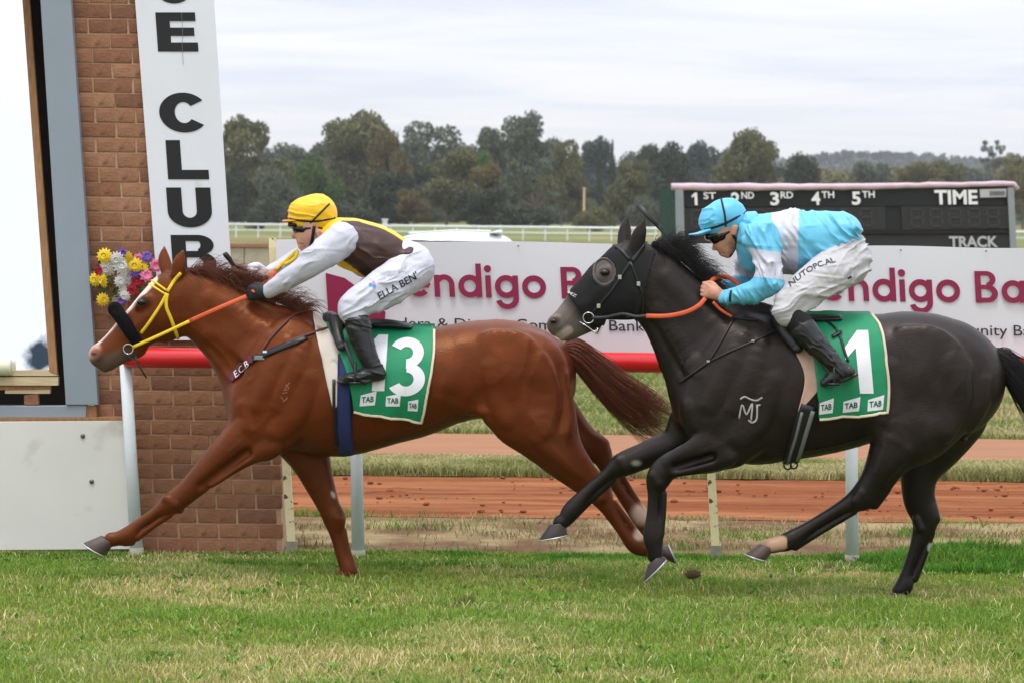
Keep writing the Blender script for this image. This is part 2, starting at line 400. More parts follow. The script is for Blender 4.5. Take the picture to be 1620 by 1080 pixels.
# bare verge: sparse dry tufts and a few green ones
n = 90000
y = 19.3+(YV+0.1-19.3)*rs.rand(n); x = (rs.rand(n)*2-1)*(0.1625*y+1.2)
t = vnoise(x*0.8+11, y*1.6, 2.0, 3)
k = rs.rand(n) < np.clip((t-0.42)*3.2, 0.06, 1)*(0.28+0.9*np.clip((y-20.0)/1.4, 0, 1)); x, y, t = x[k], y[k], t[k]; n = len(x)
gr = (vnoise(x*0.7+70, y*1.1, 2.2, 2) > 0.66)
col = np.where(gr[:, None], mixc((92,136,48), (130,150,70), rs.rand(n)), mixc((176,160,118), (132,122,82), rs.rand(n)))*(0.7+0.5*rs.rand(n))[:, None]
blades('verge_grass', x, y, np.full(n, .012), (0.02+0.035*rs.rand(n))*(1+0.8*gr), 0.005+0.003*rs.rand(n), 0.4+0.8*rs.rand(n), col, 'sparse dry grass on bare earth between rail and red dirt')
# dry long grass between the dirt track and the path
n = 110000
y = YD-0.1+(YG-YD+0.2)*rs.rand(n); x = (rs.rand(n)*2-1)*(0.1625*y+1.5)
col = mixc((186,176,128), (126,132,72), np.clip(vnoise(x, y, 1.3, 3)*1.6-0.35+0.35*(rs.rand(n)-.5), 0, 1))*(0.72+0.5*rs.rand(n))[:, None]
blades('dry_verge_grass', x, y, np.full(n, .02), (0.05+0.08*rs.rand(n)*vnoise(x+5, y, 1.2, 2)*1.5)*np.clip((YG+.2-y)/1.2, .3, 1), 0.008+0.004*rs.rand(n), 0.3+0.6*rs.rand(n), col, 'long dry grass between the red dirt track and the pale path')
# infield grass beyond the path
n = 130000
y = YP+14*rs.rand(n)**1.3; x = (rs.rand(n)*2-1)*(0.1625*y+2)
g_ = np.clip(vnoise(x*0.6+30, y*1.4, 1.0, 4)*2.2-0.65+0.3*(rs.rand(n)-.5), 0, 1)
col = mixc((182,168,124), (112,138,60), g_)*(0.72+0.5*rs.rand(n))[:, None]
blades('infield_grass', x, y, np.full(n, .006), 0.05+0.06*rs.rand(n), 0.012+0.006*rs.rand(n), 0.3+0.6*rs.rand(n), col, 'patchy green and straw grass on the infield beyond the pale path')

# loose clods in the ruts of the red track
n = 900; y = YV+.15+(YD-YV-.3)*rs.rand(n); x = (rs.rand(n)*2-1)*(0.1625*y+.8)
k = rs.rand(n) < np.clip((vnoise(x*.5+4, y*2.4, 1.6, 3)-.46)*6, .04, 1); x, y = x[k], y[k]; n = len(x)
bm = bmesh.new(); bmesh.ops.create_icosphere(bm, subdivisions=1, radius=1.0); bv = np.array([tuple(v.co) for v in bm.verts]); bf = np.array([[v.index for v in f.verts] for f in bm.faces]); bm.free()
sz = (.005+.016*rs.rand(n)**2.5); V = bv[None]*(1+.35*(rs.rand(n, len(bv), 1)-.5))*sz[:, None, None]*np.array([1.5, 1.1, .75]); V += np.stack([x, y, np.full(n, .028)], 1)[:, None]
F = (bf[None]+np.arange(n)[:, None, None]*len(bv)).reshape(-1, 3)
mat('clod', lin((134,80,54)), .95, .35, 6, spec=.1)
tag(mesh('dirt_clods', V.reshape(-1, 3), F, 'clod'), 'loose red clods in the ruts of the dirt track', 'clods', kind='stuff')
# ================================================================== WINNING POST TOWER
YW = 19.12        # brick face
def at_line(y, a, b):   # x on the line a-b at picture row y
    return a[0]+(b[0]-a[0])*(y-a[1])/(b[1]-a[1])
tower = empty('judges_tower', (P(260, 880, YW).x, YW, 0)); tag(tower, 'brick winning post tower carrying the white sign with stacked black letters', 'tower')
TL = ((112,0),(168,880)); TR = ((322,0),(358,560)); BR = ((440,560),(448,880))
m = MB(); m.pxprism([(102,-60),(at_line(-60,*TR)+0,-60),(at_line(575,*TR),575),(140,575)][::-1], YW+0.0045, 0.7); m.build('upper_wall', 'mortar', tower)
m = MB(); m.pxprism([(145,577),(440,577),(446,884),(165,884)][::-1], YW+0.0045, 0.8); m.build('lower_wall', 'mortar', tower)
mp_w = YW/FPX
zs = []; course = 23.4
bm_len = 0.232; bm_h = 0.0815
def brick_mesh(w, jit):
    lean = 0.06*bm_h
    V = [(0,0,0),(w,0,0),(w,0.1,0),(0,0.1,0),(-lean,0,bm_h),(w-lean,0,bm_h),(w-lean,0.1,bm_h),(-lean,0.1,bm_h)]
    rr = np.random.RandomState(jit); V = [(a+rr.uniform(-.003,.003), b, c+rr.uniform(-.003,.003)) for a, b, c in V]
    me = bpy.data.meshes.new('brick'); me.from_pydata(V, [], [(0,3,2,1),(4,5,6,7),(0,1,5,4),(1,2,6,5),(2,3,7,6),(3,0,4,7)])
    bm = bmesh.new(); bm.from_mesh(me); bmesh.ops.bevel(bm, geom=bm.edges[:], offset=0.003, segments=2, affect='EDGES', profile=0.6); bm.to_mesh(me); bm.free()
    me.polygons.foreach_set('use_smooth', [True]*len(me.polygons))
    return me
_bc = {}
rb = random.Random(5)
def put_brick(x, z, w):
    key = (round(w, 2), rb.randint(0, 3), rb.choice([0,0,1,1,2,3,4]) if rb.random() > 0.03 else 'red')
    if key not in _bc:
        me = brick_mesh(key[0], key[1]); me.materials.append(MATS['brick_%s' % key[2]]); _bc[key] = me
    o = bpy.data.objects.new('brick', _bc[key]); COL.objects.link(o); o.parent = tower
    o.location = Vector((x, YW-rb.random()*0.004, z))-Vector(tower.location)
ncourse = int(900/course)+2
z0 = 0.02; pitch = course*mp_w
i = 0
while True:
    z = z0+i*pitch
    pyc = proj((P(250, 500, YW).x, YW, z+bm_h/2))[1]
    if pyc < -25: break
    xl = P(at_line(pyc, *TL), pyc, YW).x
    if pyc > 575: xr = P(at_line(pyc, *BR), pyc, YW).x
    elif pyc > 520: xr = P(at_line(pyc, *TR), pyc, YW).x
    else: xr = P(at_line(pyc, (214,0), (246,400))+14, pyc, YW).x      # the sign board covers the rest
    if pyc > 655: xl = P(at_line(pyc, *TL)+25, pyc, YW).x
    x = xl-(0.121 if i % 2 else 0.0)-rb.random()*0.02
    while x < xr-0.02:
        w_ = 0.233; a, b = max(x, xl), min(x+w_, xr)
        if b-a > 0.04: put_brick(a, z, round(b-a, 2))
        x += w_+0.009
    i += 1
# sign board with the stacked letters
sign = empty('club_sign', (P(290, 400, YW-0.04).x, YW-0.04, 0.5)); tag(sign, 'tall white sign board with stacked black letters on the brick tower', 'sign')
YS = YW-0.045
SL = ((209,-60),(255,538)); SR = ((334,-60),(373,538))
m = MB(); m.pxprism([SL[0], SR[0], SR[1], SL[1]][::-1], YS, 0.03); m.build('board', 'sign_white', sign)
def sign_letter(draw, x0, y0, x1, y1, slant=-0.07):
    g = Glyphs(); draw(g)
    def T(u, v):
        py = y1+(y0-y1)*v; px = x0+(x1-x0)*u; px += slant*-(py-y1)*0-0.0; px += (y1-py)*slant; return P(px, py, YS-0.003)
    V = []; Nrm = Vector((0, -1, 0))
    for a, b, c in g.v: V.append(tuple(T(a, b)+Nrm*c))
    mesh('letter', V, g.f, 'sign_black', sign)
def gE(g): g.bar(0,0,.34,1); g.bar(.3,0,1,.23); g.bar(.3,.40,.93,.61); g.bar(.3,.78,.98,1)
def gC(g): g.ring(.52,.5,.52,.5,.33,.235,38,322,36)
def gL(g): g.bar(0,0,.35,1); g.bar(.3,0,1,.24)
def gU(g): g.bar(0,.40,.34,1); g.bar(.66,.40,1,1); g.ring(.5,.41,.5,.41,.34,.24,180,360,24)
def gB(g):
    g.bar(0,0,.33,1); g.ring(.62,.28,.38,.28,.30,.17,-90,90); g.ring(.60,.745,.36,.255,.30,.155,-90,90)
    g.bar(.3,0,.63,.17); g.bar(.3,.845,.61,1); g.bar(.3,.43,.63,.59)
sign_letter(gC, 243,-57,306,6); sign_letter(gE, 250,20,314,82); sign_letter(gC, 254,147,329,210); sign_letter(gL, 266,222,331,284)
sign_letter(gU, 267,297,337,360); sign_letter(gB, 274,372,344,434)
# a small crack line on the sign below the E
m = MB(); m.tube([P(287,20,YS-.004), P(289,52,YS-.004), P(288,72,YS-.004), P(290,103,YS-.004)], 0.0012, n=5); m.build('scratch', 'galv', sign)

# grey steel mirror case with the judge's mirror
case = empty('mirror_case', (P(60, 640, YW-0.1).x, YW-0.1, 0.9)); tag(case, 'grey steel case holding the wood framed mirror on the tower', 'case')
YC = YW-0.10
m = MB(); m.pxprism([(60,-60),(108,-60),(155,640),(104,640)][::-1], YC, 0.09); m.build('side_panel', 'steel_grey', case, bevel=0.004)
m = MB(); m.pxprism([(-120,642),(137,641),(136,660),(-120,661)][::-1], YC+0.01, 0.08); m.build('bottom_rail', 'steel_grey', case, bevel=0.004)
m = MB(); m.pxprism([(-140,-90),(72,-90),(112,640),(-140,640)][::-1], YC+0.62, 0.02); m.build('back_plate', 'dark_gap', case)
m = MB(); m.pxprism([(-140,-92),(108,-92),(108,-60),(-140,-60)][::-1], YC, 0.62); m.build('top_panel', 'steel_grey', case)
m = MB(); m.pxprism([(102,-60),(107,-60),(154,640),(148,640)][::-1], YC+0.092, 0.53); m.build('side_return', 'steel_grey', case)
m = MB(); m.pxprism([(137,642),(152,642),(153,662),(136,662)][::-1], YC+0.02, 0.05); m.build('rust_bracket', 'wood', case)
m = MB(); m.pxprism([(38,625),(60,622),(61,640),(38,640)][::-1], YC+0.03, 0.06); m.build('packing_brick', 'brick_4', case, bevel=0.003)
mir = empty('judges_mirror', (P(20, 600, YC).x, YC, 1.0)); tag(mir, 'bright mirror in a weathered wooden frame inside the grey case', 'mirror')
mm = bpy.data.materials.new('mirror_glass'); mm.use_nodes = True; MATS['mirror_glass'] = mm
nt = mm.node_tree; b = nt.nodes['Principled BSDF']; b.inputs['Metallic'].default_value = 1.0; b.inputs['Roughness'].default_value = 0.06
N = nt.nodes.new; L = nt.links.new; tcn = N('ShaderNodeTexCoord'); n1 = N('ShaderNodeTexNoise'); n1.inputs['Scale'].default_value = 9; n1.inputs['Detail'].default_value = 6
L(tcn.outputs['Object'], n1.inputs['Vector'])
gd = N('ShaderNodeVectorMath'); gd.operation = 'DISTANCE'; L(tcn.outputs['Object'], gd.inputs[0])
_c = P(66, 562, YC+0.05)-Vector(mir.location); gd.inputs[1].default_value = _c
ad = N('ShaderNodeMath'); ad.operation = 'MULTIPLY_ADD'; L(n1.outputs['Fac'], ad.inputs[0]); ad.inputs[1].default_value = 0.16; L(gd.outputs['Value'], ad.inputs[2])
r_ = N('ShaderNodeValToRGB'); r_.color_ramp.elements[0].position = 0.14; r_.color_ramp.elements[0].color = (0.05,0.07,0.09,1)  # dark reflection of a head, painted into the mirror's colour
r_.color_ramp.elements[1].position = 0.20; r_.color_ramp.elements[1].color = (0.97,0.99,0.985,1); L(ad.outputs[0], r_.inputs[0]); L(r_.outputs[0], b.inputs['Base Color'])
# tilted back a little: it faces the sky over the grandstand
tl = 0.12
def mirp(px, py): 
    p = P(px, py, YC+0.03); y_ = p.y+(p.z-1.0)*tl; return P(px, py, y_)
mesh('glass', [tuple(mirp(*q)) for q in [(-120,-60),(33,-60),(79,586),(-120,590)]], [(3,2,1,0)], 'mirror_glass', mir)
m = MB(); A_ = [mirp(32,-60), mirp(43,-60), mirp(92,592), mirp(79,586)]; A_ = [q-Vector((0,.03,0)) for q in A_][::-1]; m.prism(A_, 0.045); m.build('frame_side', 'wood', mir, bevel=0.002)
m = MB(); m.pxprism([(-120,589),(79,584),(92,594),(-120,594)][::-1], YC+0.018, 0.035); m.build('frame_bottom', 'wood_pale', mir)
m = MB(); m.pxprism([(-120,596),(92,596),(92,609),(-120,609)][::-1], YC+0.012, 0.05); m.build('sill', 'wood_pale', mir)
m = MB(); m.pxprism([(-120,610),(80,609),(80,616),(-120,617)][::-1], YC+0.03, 0.05); m.build('under_sill', 'wood', mir)
m = MB(); m.pxprism([(8,617),(79,616),(79,622),(8,622)][::-1], YC+0.028, 0.05); m.build('packing_strip', 'wood_pale', mir)
m = MB(); c0 = P(-60, 582, YC-0.02); c1 = P(18, 582, YC-0.02); m.tube([P(-60,580,YC-0.015), P(16,580,YC-0.015), P(18.5,580,YC-.015)], [0.05,0.05,0.044], n=16); m.build('roller', 'blind_cream', mir, smooth=True)
# white panel below
pan = empty('base_panel', (P(100, 870, YW-0.2).x, YW-0.2, 0)); tag(pan, 'white sheet panel with bolts at the foot of the tower', 'panel')
YPn = YW-0.13
m = MB(); m.pxprism([(-160,667),(196,665),(206,868),(-160,871)][::-1], YPn, 0.02); m.build('sheet', 'panel_white', pan, bevel=0.003)
m = MB(); m.pxprism([(-160,662),(190,660),(196,665),(-160,667)][::-1], YPn+0.002, 0.19); m.build('top_edge', 'wood', pan)
for a, b_ in ((131,689),(145,761)):
    q = P(a, b_, YPn); m = MB(); m.tube([q+Vector((0,0.005,0)), q-Vector((0,0.007,0)), q-Vector((0,.010,0))], [0.014,0.014,0.008], n=10); m.build('bolt', 'bolt', pan, smooth=True)
m = MB(); m.pxprism([(-160,873),(445,873),(447,884),(-160,884)][::-1], YW-0.03, 0.03); m.build('gap_shade_strip', 'dark_gap', tower)  # dark strip painted in for the shaded gap below the panel

# bouquet tied to the tower
mat('fl_yellow', lin((238,206,40)), 0.6, 0.15, 40); mat('fl_white', lin((226,224,220)), 0.6, 0.1, 40); mat('fl_red', lin((176,30,46)), 0.6, 0.15, 40)
mat('fl_pink', lin((226,120,160)), 0.6, 0.12, 40); mat('fl_purple', lin((104,66,150)), 0.6, 0.15, 40); mat('leaf_green', lin((56,100,40)), 0.6, 0.2, 30)
bq = empty('bouquet', (P(195, 450, YW-0.12).x, YW-0.12, P(195,490,YW-.1).z)); tag(bq, 'bouquet of yellow, white, red and purple flowers fixed to the brick tower', 'flowers')
fr = random.Random(2); _fm = {}
def flower_mesh(kind, petals, rows):
    V = []; F = []
    for rw in range(rows):
        rad = 1.0-rw*0.24; up = 0.10+rw*0.22
        for k in range(petals):
            a = 2*math.pi*(k+rw*0.5)/petals; wv = math.pi/petals*1.1*rad; c, s_ = math.cos(a), math.sin(a)
            def pt(r, l, z): return (c*r-s_*l, -z, s_*r+c*l)
            b = len(V); V += [pt(.10,-.06,up*.5), pt(.10,.06,up*.5), pt(rad*.62,wv*.72,up+.10), pt(rad*.62,-wv*.72,up+.10), pt(rad,0.0,up-.02+.08*fr.random())]
            F += [(b,b+1,b+2,b+3),(b+3,b+2,b+4)]
    b = len(V); 
    for k in range(8): a = 2*math.pi*k/8; V.append((.17*math.cos(a), -.40-.1*rows*.5, .17*math.sin(a)))
    F.append(tuple(range(b, b+8)))
    me = bpy.data.meshes.new('flower'); me.from_pydata(V, [], F); me.materials.append(MATS[kind]); return me
for (a, b_, r, k_) in [(166,405,10.5,'fl_yellow'),(204,407,9,'fl_yellow'),(213,420,11,'fl_yellow'),(226,424,9,'fl_yellow'),(152,442,9.5,'fl_yellow'),(166,444,9.5,'fl_yellow'),(162,474,9,'fl_yellow'),
        (170,424,11,'fl_white'),(186,409,10,'fl_white'),(193,420,12,'fl_white'),(200,436,11,'fl_white'),(191,445,9,'fl_white'),(197,460,10,'fl_white'),(198,468,8,'fl_white'),(176,415,8,'fl_white'),(205,443,8,'fl_white'),
        (217,444,10,'fl_red'),(210,460,9,'fl_red'),(155,428,7,'fl_red'),(231,436,9,'fl_pink'),(247,420,9,'fl_pink'),(219,410,8,'fl_pink'),(212,432,8,'fl_purple'),(221,430,8,'fl_purple'),(232,407,8,'fl_purple'),(193,476,7,'fl_purple'),(194,401,7,'fl_purple')]:
    key = (k_, fr.randint(0, 1))
    if key not in _fm: _fm[key] = flower_mesh(k_, 13 if k_ in ('fl_yellow','fl_white') else 8, 3 if k_ in ('fl_yellow','fl_white') else 2)
    o = bpy.data.objects.new('flower', _fm[key]); COL.objects.link(o); o.parent = bq
    s_ = r*mp_w*1.32; o.scale = (s_, s_, s_); o.location = P(a, b_, YW-0.10-fr.random()*0.06)-Vector(bq.location); o.rotation_euler = (fr.uniform(-.5,.5), fr.uniform(0,6.3), fr.uniform(-.5,.5))
m = MB()
for k in range(160):
    a = fr.uniform(154, 240); b_ = fr.uniform(412, 472) if a < 222 else fr.uniform(405, 440); q = P(a, b_, YW-0.05-fr.random()*.05); u = Vector((fr.uniform(-1,1), fr.uniform(-.8,.2), fr.uniform(-1,1))).normalized()*0.035; v = u.orthogonal().normalized()*0.011
    m.add([q, q+u*.5+v, q+u, q+u*.5-v], [(0,1,2,3)])
m.build('foliage', 'leaf_green', bq)
m = MB(); m.pxprism([(177,468),(190,467),(192,500),(178,500)][::-1], YW-0.06, 0.05); m.tube([P(190,445,YW-.06), P(186,500,YW-.05)], 0.012, n=6); m.build('wrapping', 'wood_pale', bq)

# ================================================================== RUNNING RAIL
YR = 18.86
rail = empty('running_rail', (0, YR, 0)); tag(rail, 'red running rail on white posts along the edge of the turf', 'rail')
ra = P(196, 570, YR); rbp = P(1760, 584, YR); rbp.z = ra.z
rz = P(900, 572, YR).z
m = MB(); m.tube([(ra.x, YR, rz), (ra.x+0.02, YR, rz), (rbp.x, YR, rz)], [0.050, 0.060, 0.060], n=20); m.build('rail_tube', 'rail_red', rail, smooth=True)
for tx, bx, by in ((198,217,889),(561,567,889),(1347,1348,894)):
    t_ = P(tx, 585, YR+.03); bt = P(bx, by, YR+0.05); t_.z = rz-0.02; bt.z = 0.0
    m = MB(); 
    m.tube([bt, bt+(t_-bt)*0.5, t_], [0.040,0.037,0.036], n=14)
    po = m.build('post', 'post_white', rail, smooth=True)
    m = MB(); m.tube([bt-Vector((0,0,.02)), bt+(t_-bt)*0.055], [0.047,0.043], n=12); m.build('post_sleeve', 'post_foot', po, smooth=True)
# cream timber posts behind the rail
for (tx, ty, bx, by, lab) in ((431,377,461,893,'tall cream timber post with flaking paint beside the brick tower'),(1104,388,1135,893,'cream timber post with flaking paint between the dark horse\'s legs')):
    t_ = P(tx, ty, YR+.20); bt = P(bx, by, YR+.12); bt.z = -0.02; bt.y = t_.y
    pe = empty('timber_post', (bt.x, bt.y, 0)); tag(pe, lab, 'post', 'cream timber posts')
    d_ = (t_-bt); m = MB(); hw = 0.024
    V = []; 
    for f_, ww in ((0, hw), (0.97, hw), (1.0, hw*0.8)):
        c_ = bt+d_*f_; V += [c_+Vector((-ww,-ww,0)), c_+Vector((ww,-ww,0)), c_+Vector((ww,ww,0)), c_+Vector((-ww,ww,0))]
    m.add(V, [(0,1,5,4),(1,2,6,5),(2,3,7,6),(3,0,4,7),(4,5,9,8),(5,6,10,9),(6,7,11,10),(7,4,8,11),(8,9,10,11),(3,2,1,0)]); m.build('shaft', 'cream_paint', pe)
    m = MB(); c_ = bt+d_*0.03; m.box((c_.x-.032, c_.y-.032, -.02), (c_.x+.032, c_.y+.032, 0.10)); m.build('foot', 'post_foot', pe)

# ================================================================== BANNER
YBn = 18.99
ban = empty('bank_banner', (P(1000, 560, YBn).x, YBn, 0.8)); tag(ban, 'long white advertising banner with maroon lettering behind the red rail', 'banner')
nx, nz2 = 120, 8; V = []
for j in range(nz2+1):
    for i in range(nx+1):
        px_ = 437+(1760-437)*i/nx; top = 379+(px_-437)*0.0112+1.0*math.sin(px_*0.021); bot = 552+(px_-437)*0.0125+2
        py_ = top+(bot-top)*j/nz2; q = P(px_+(bot-py_)*-0.0, py_, YBn+0.010*math.sin(px_*0.012)*math.sin(j/nz2*3.14)); V.append(tuple(q))
I = np.arange((nx+1)*(nz2+1)).reshape(nz2+1, nx+1)
F = np.stack([I[1:, :-1], I[1:, 1:], I[:-1, 1:], I[:-1, :-1]], -1).reshape(-1, 4)
o = mesh('sheet', V, F, 'banner', ban, smooth=True)
for x_ in (500, 660, 820, 980, 1130, 1290, 1425, 1560):
    q = P(x_, 379+(x_-437)*.0112+6, YBn-0.012); m = MB(); m.tube([q, q-Vector((0,.004,0))], 0.006, n=8); m.build('eyelet', 'galv', ban)
YL = YBn-0.013
def letters_b(s_, px0, ybase, xh, slant=-0.055, slope=0.0118):
    """geometric lower case; xh = x height in pixels; returns width"""
    cur = 0.0
    for ch in s_:
        g = Glyphs(); w = 0.25
        if ch == 'e': g.ring(.52,.5,.52,.5,w,w,0,318,34); g.bar(.2,.40,.98,.585); adv = 1.04
        elif ch == 'n': g.bar(0,0,w,1); g.ring(.46,.54,.46,.48,w,.24,0,150); g.bar(.92-w,0,.92,.55); adv = .92
        elif ch == 'd': g.ring(.52,.5,.52,.52,w,w,0,360,40); g.bar(1.06-w,0,1.06,1.52); adv = 1.06
        elif ch == 'i': g.bar(0,0,w,1); g.disc(w/2,1.30,.165); adv = w
        elif ch == 'g': g.ring(.52,.5,.52,.52,w,w,0,360,40); g.bar(1.06-w,-.02,1.06,1); g.ring(.53,-.02,.53,.50,w,.23,195,360); adv = 1.06
        elif ch == 'o': g.ring(.54,.5,.54,.52,w,w,0,360,40); adv = 1.08
        elif ch == 'a': g.ring(.52,.5,.52,.52,w,w,0,360,40); g.bar(1.06-w,0,1.06,1); adv = 1.06
        elif ch == 'k': g.bar(0,0,w,1.52); g.poly([(w*.9,.42),(.62,1),(.93,1),(.45,.40)]); g.poly([(.28,.62),(.48,.72),(.98,0),(.66,0)]); adv = .98
        elif ch == 'B':
            g.bar(0,0,.27,1.42); g.ring(.56,.40,.46,.40,.27,.22,-90,90); g.ring(.52,1.055,.42,.365,.26,.21,-90,90)
            g.bar(.2,0,.57,.22); g.bar(.2,1.21,.53,1.42); g.bar(.2,.60,.57,.80); adv = 1.02
        else: cur += .52; continue
        V = []
        for a, b_, c_ in g.v:
            px_ = px0+(cur+a)*xh; py_ = ybase+(cur*xh)*slope-b_*xh; px_ += (b_*xh)*slant; q = P(px_, py_, YL); V.append((q.x, q.y-c_-0.001, q.z))
        mesh('letter', V, g.f, 'maroon', ban)
        cur += adv+.17
    return cur*xh
letters_b('Bendigo Bank', 604, 469, 35.0)
letters_b('Bendigo Bank', 1259, 475.5, 35.0)
def small_text(s_, px0, ybase, xh, width):
    V0, _ = text2d(s_, 1.0, 0.003); sx = width/(V0[:, 0].max()); sy = xh/0.53
    for k, wd_ in enumerate(s_.split(' ')):
        pre = s_[:s_.index(wd_)]; o_ = (text2d(pre+'|', 1.0, 0.003)[0][:, 0].max()-text2d('|', 1.0, .003)[0][:, 0].max()) if pre else 0.0
        V2, F2 = text2d(wd_, 1.0, 0.003)
        V = [tuple(P(px0+(a+o_)*sx-b_*sy*0.05, ybase+(a+o_)*sx*0.0118-b_*sy, YL)) for a, b_ in V2]
        mesh('lettering', V, F2, 'ink', ban)
small_text('Narrandera & District Community Bank', 546, 518, 12.8, 474)
small_text('Narrandera & District Community Bank', 1186, 526, 12.8, 474)
for dx in (0,):
    m = MB(); m.prism([P(515+dx+a, 432+dx*.0118+b_, YL) for a, b_ in ((0,0),(8,120),(60,116),(92,90),(95,62),(60,30),(30,8))][::1], 0.004)
    m.build('logo', 'maroon', ban)
    m = MB(); m.prism([P(515+dx+a, 432+dx*.0118+b_, YL-.003) for a, b_ in ((46,22),(58,62),(70,60),(94,40),(84,22))], 0.002); (m.build('logo_flame', 'logo_red', ban) if dx == 0 else None)

# ================================================================== INFIELD: block wall, vehicle, score board, far rail
YWL = 52.0
wall = empty('block_wall', (P(400, 384, YWL).x, YWL, 0)); tag(wall, 'low grey concrete block wall with brick coping between tower and cream post', 'wall')
x0, x1 = P(300, 400, YWL).x, P(760, 400, YWL).x; ztop = P(400, 386, YWL).z; bh, bl = 0.42, 0.9
m = MB(); m.box((x0, YWL+.03, 0), (x1, YWL+.2, ztop-.05)); m.build('core', 'concrete_block', wall)
bmesh_ = None; k = 0
while True:
    z1 = ztop-.06-k*bh
    if z1-bh < 0: break
    x = x0-(0.45 if k % 2 else 0)
    while x < x0+2.6:
        m = MB(); m.box((x+.008, YWL-.0, z1-bh+.012), (x+bl-.008, YWL+.06, z1)); m.build('block', 'concrete_block', wall, bevel=0.012); x += bl
    k += 1
m = MB(); m.box((x0, YWL-.04, ztop-.055), (x1, YWL+.24, ztop)); m.build('coping', 'coping_brick', wall)

# white vehicle whose roof shows over the banner
YCr = 50.0
car = empty('parked_car', (P(740, 380, YCr).x, YCr, 0)); tag(car, 'white car whose roof and spoiler show above the banner', 'car')
cx0, cx1 = P(618, 375, YCr).x, P(836, 375, YCr).x; zt = P(740, 366.5, YCr).z; Lr = cx1-cx0
prof = [(-1.15,0.35),(-1.2,0.75),(-1.1,1.0),(-0.05,1.12),(0.42,zt-.13),(0.75,zt-.05),(1.25,zt-.005),(1.75,zt-.005),(2.15,zt-.03),(2.38,zt-.13),(2.62,1.15),(2.72,1.0),(2.74,0.5),(2.66,0.35)]
def carx(u): return cx0-0.42+u
V = []; F = []
secs = [(-.90,.80),(-.85,.95),(-.62,1.0),(0,1.0),(.62,1.0),(.85,.95),(.90,.80)]
n_ = len(prof)
for yy, f_ in secs:
    for (u, z_) in prof:
        zz = z_ if z_ < 1.13 else 1.13+(z_-1.13)*(1.0 if abs(yy) < .7 else (.86 if abs(yy) < .88 else .3)); ys = yy*(1-.12*max(0, (z_-1.1)))
        V.append((carx(u), YCr+.9+ys, zz))
for a in range(len(secs)-1):
    for i in range(n_):
        j = (i+1) % n_; F.append((a*n_+i, a*n_+j, (a+1)*n_+j, (a+1)*n_+i))
F.append(tuple(range(n_-1, -1, -1))); F.append(tuple((len(secs)-1)*n_+i for i in range(n_)))
o = mesh('body', V, F, 'car_white', car, smooth=True); o.modifiers.new('s', 'SUBSURF').levels = 1
m = MB(); m.prism([(carx(a), YCr-.012, b_) for a, b_ in ((.35,1.16),(2.45,1.16),(2.28,zt-.16),(.62,zt-.14))], 0.02); m.build('side_window', 'car_glass', car)
sp = [P(778, 367.5, YCr), P(794, 365, YCr), P(796, 368.5, YCr)]
m = MB(); m.prism([(p.x, YCr+.15, p.z-.005) for p in (P(772,369,YCr), P(795.5,370.5,YCr), P(794.5,363.8,YCr), P(786,364.5,YCr))][::1], 1.3); m.build('spoiler', 'car_white', car, bevel=0.02)
m = MB(); m.tube([(carx(.7), YCr+.22, zt-.04), (carx(1.4), YCr+.2, zt+.012), (carx(2.0), YCr+.22, zt+.008)], 0.016, n=6); m.build('roof_bar', 'car_white', car)
for u in (-.35, 2.0):
    c_ = Vector((carx(u), YCr-.02, .36)); m = MB(); m.tube([c_, c_+Vector((0,.24,0))], 0.36, n=24); w_ = m.build('wheel', 'car_black', car, smooth=False)
    m = MB(); m.tube([c_+Vector((0,-.008,0)), c_+Vector((0,.05,0))], 0.22, n=18); m.build('rim', 'wheel_metal', w_)

# score board
YSB = 60.0
sb = empty('score_board', (P(1335, 400, YSB).x, YSB, 0)); tag(sb, 'black race result board with placings and digits above the banner', 'score board')
def sbp(a, b_, dy=0): return P(a, b_, YSB+dy)
def slab(pxs, dy, th, name, material, parent=sb, bev=0.0):
    m = MB(); m.prism([sbp(a, b_, dy) for a, b_ in pxs][::-1], th); return m.build(name, material, parent, bevel=bev)
slab([(1066,296),(1594,293),(1604,470),(1072,470)], 0.0, 0.8, 'cabinet', 'board_black')
slab([(1078,300),(1588,297),(1589,325),(1079,328)], -0.02, 0.018, 'header_panel', 'board_black')
slab([(1082,330),(1400,327),(1402,364),(1084,366)], -0.03, 0.02, 'result_window', 'board_panel')
slab([(1425,327),(1594,326),(1597,362),(1428,364)], -0.03, 0.02, 'time_window', 'board_panel')
slab([(1078,366),(1597,364),(1597,370),(1078,372)], -0.05, 0.04, 'divider', 'dark_gap')
slab([(1078,373),(1600,371),(1602,470),(1078,470)], -0.02, 0.018, 'track_panel', 'board_panel')
slab([(1068,300),(1081,300),(1086,470),(1072,470)], -0.08, 0.06, 'frame_post', 'board_grey')
slab([(1594,298),(1604,297),(1612,470),(1602,470)], -0.08, 0.06, 'frame_post', 'board_grey')
m = MB(); 
for (pa, pb) in (((1042,300),(1048,470)), ((1066,294),(1073,470))): pass
A = [sbp(1043,302,.9), sbp(1067,293,-.06), sbp(1074,470,-.06), sbp(1050,470,.9)]; A[0].x = sbp(1043,302,0.9).x
m.add([tuple(q) for q in A]+[tuple(q+Vector((.05,.06,0))) for q in A], [(3,2,1,0),(4,5,6,7),(0,1,5,4),(1,2,6,5),(2,3,7,6),(3,0,4,7)]); m.build('side_cover', 'board_green', sb)
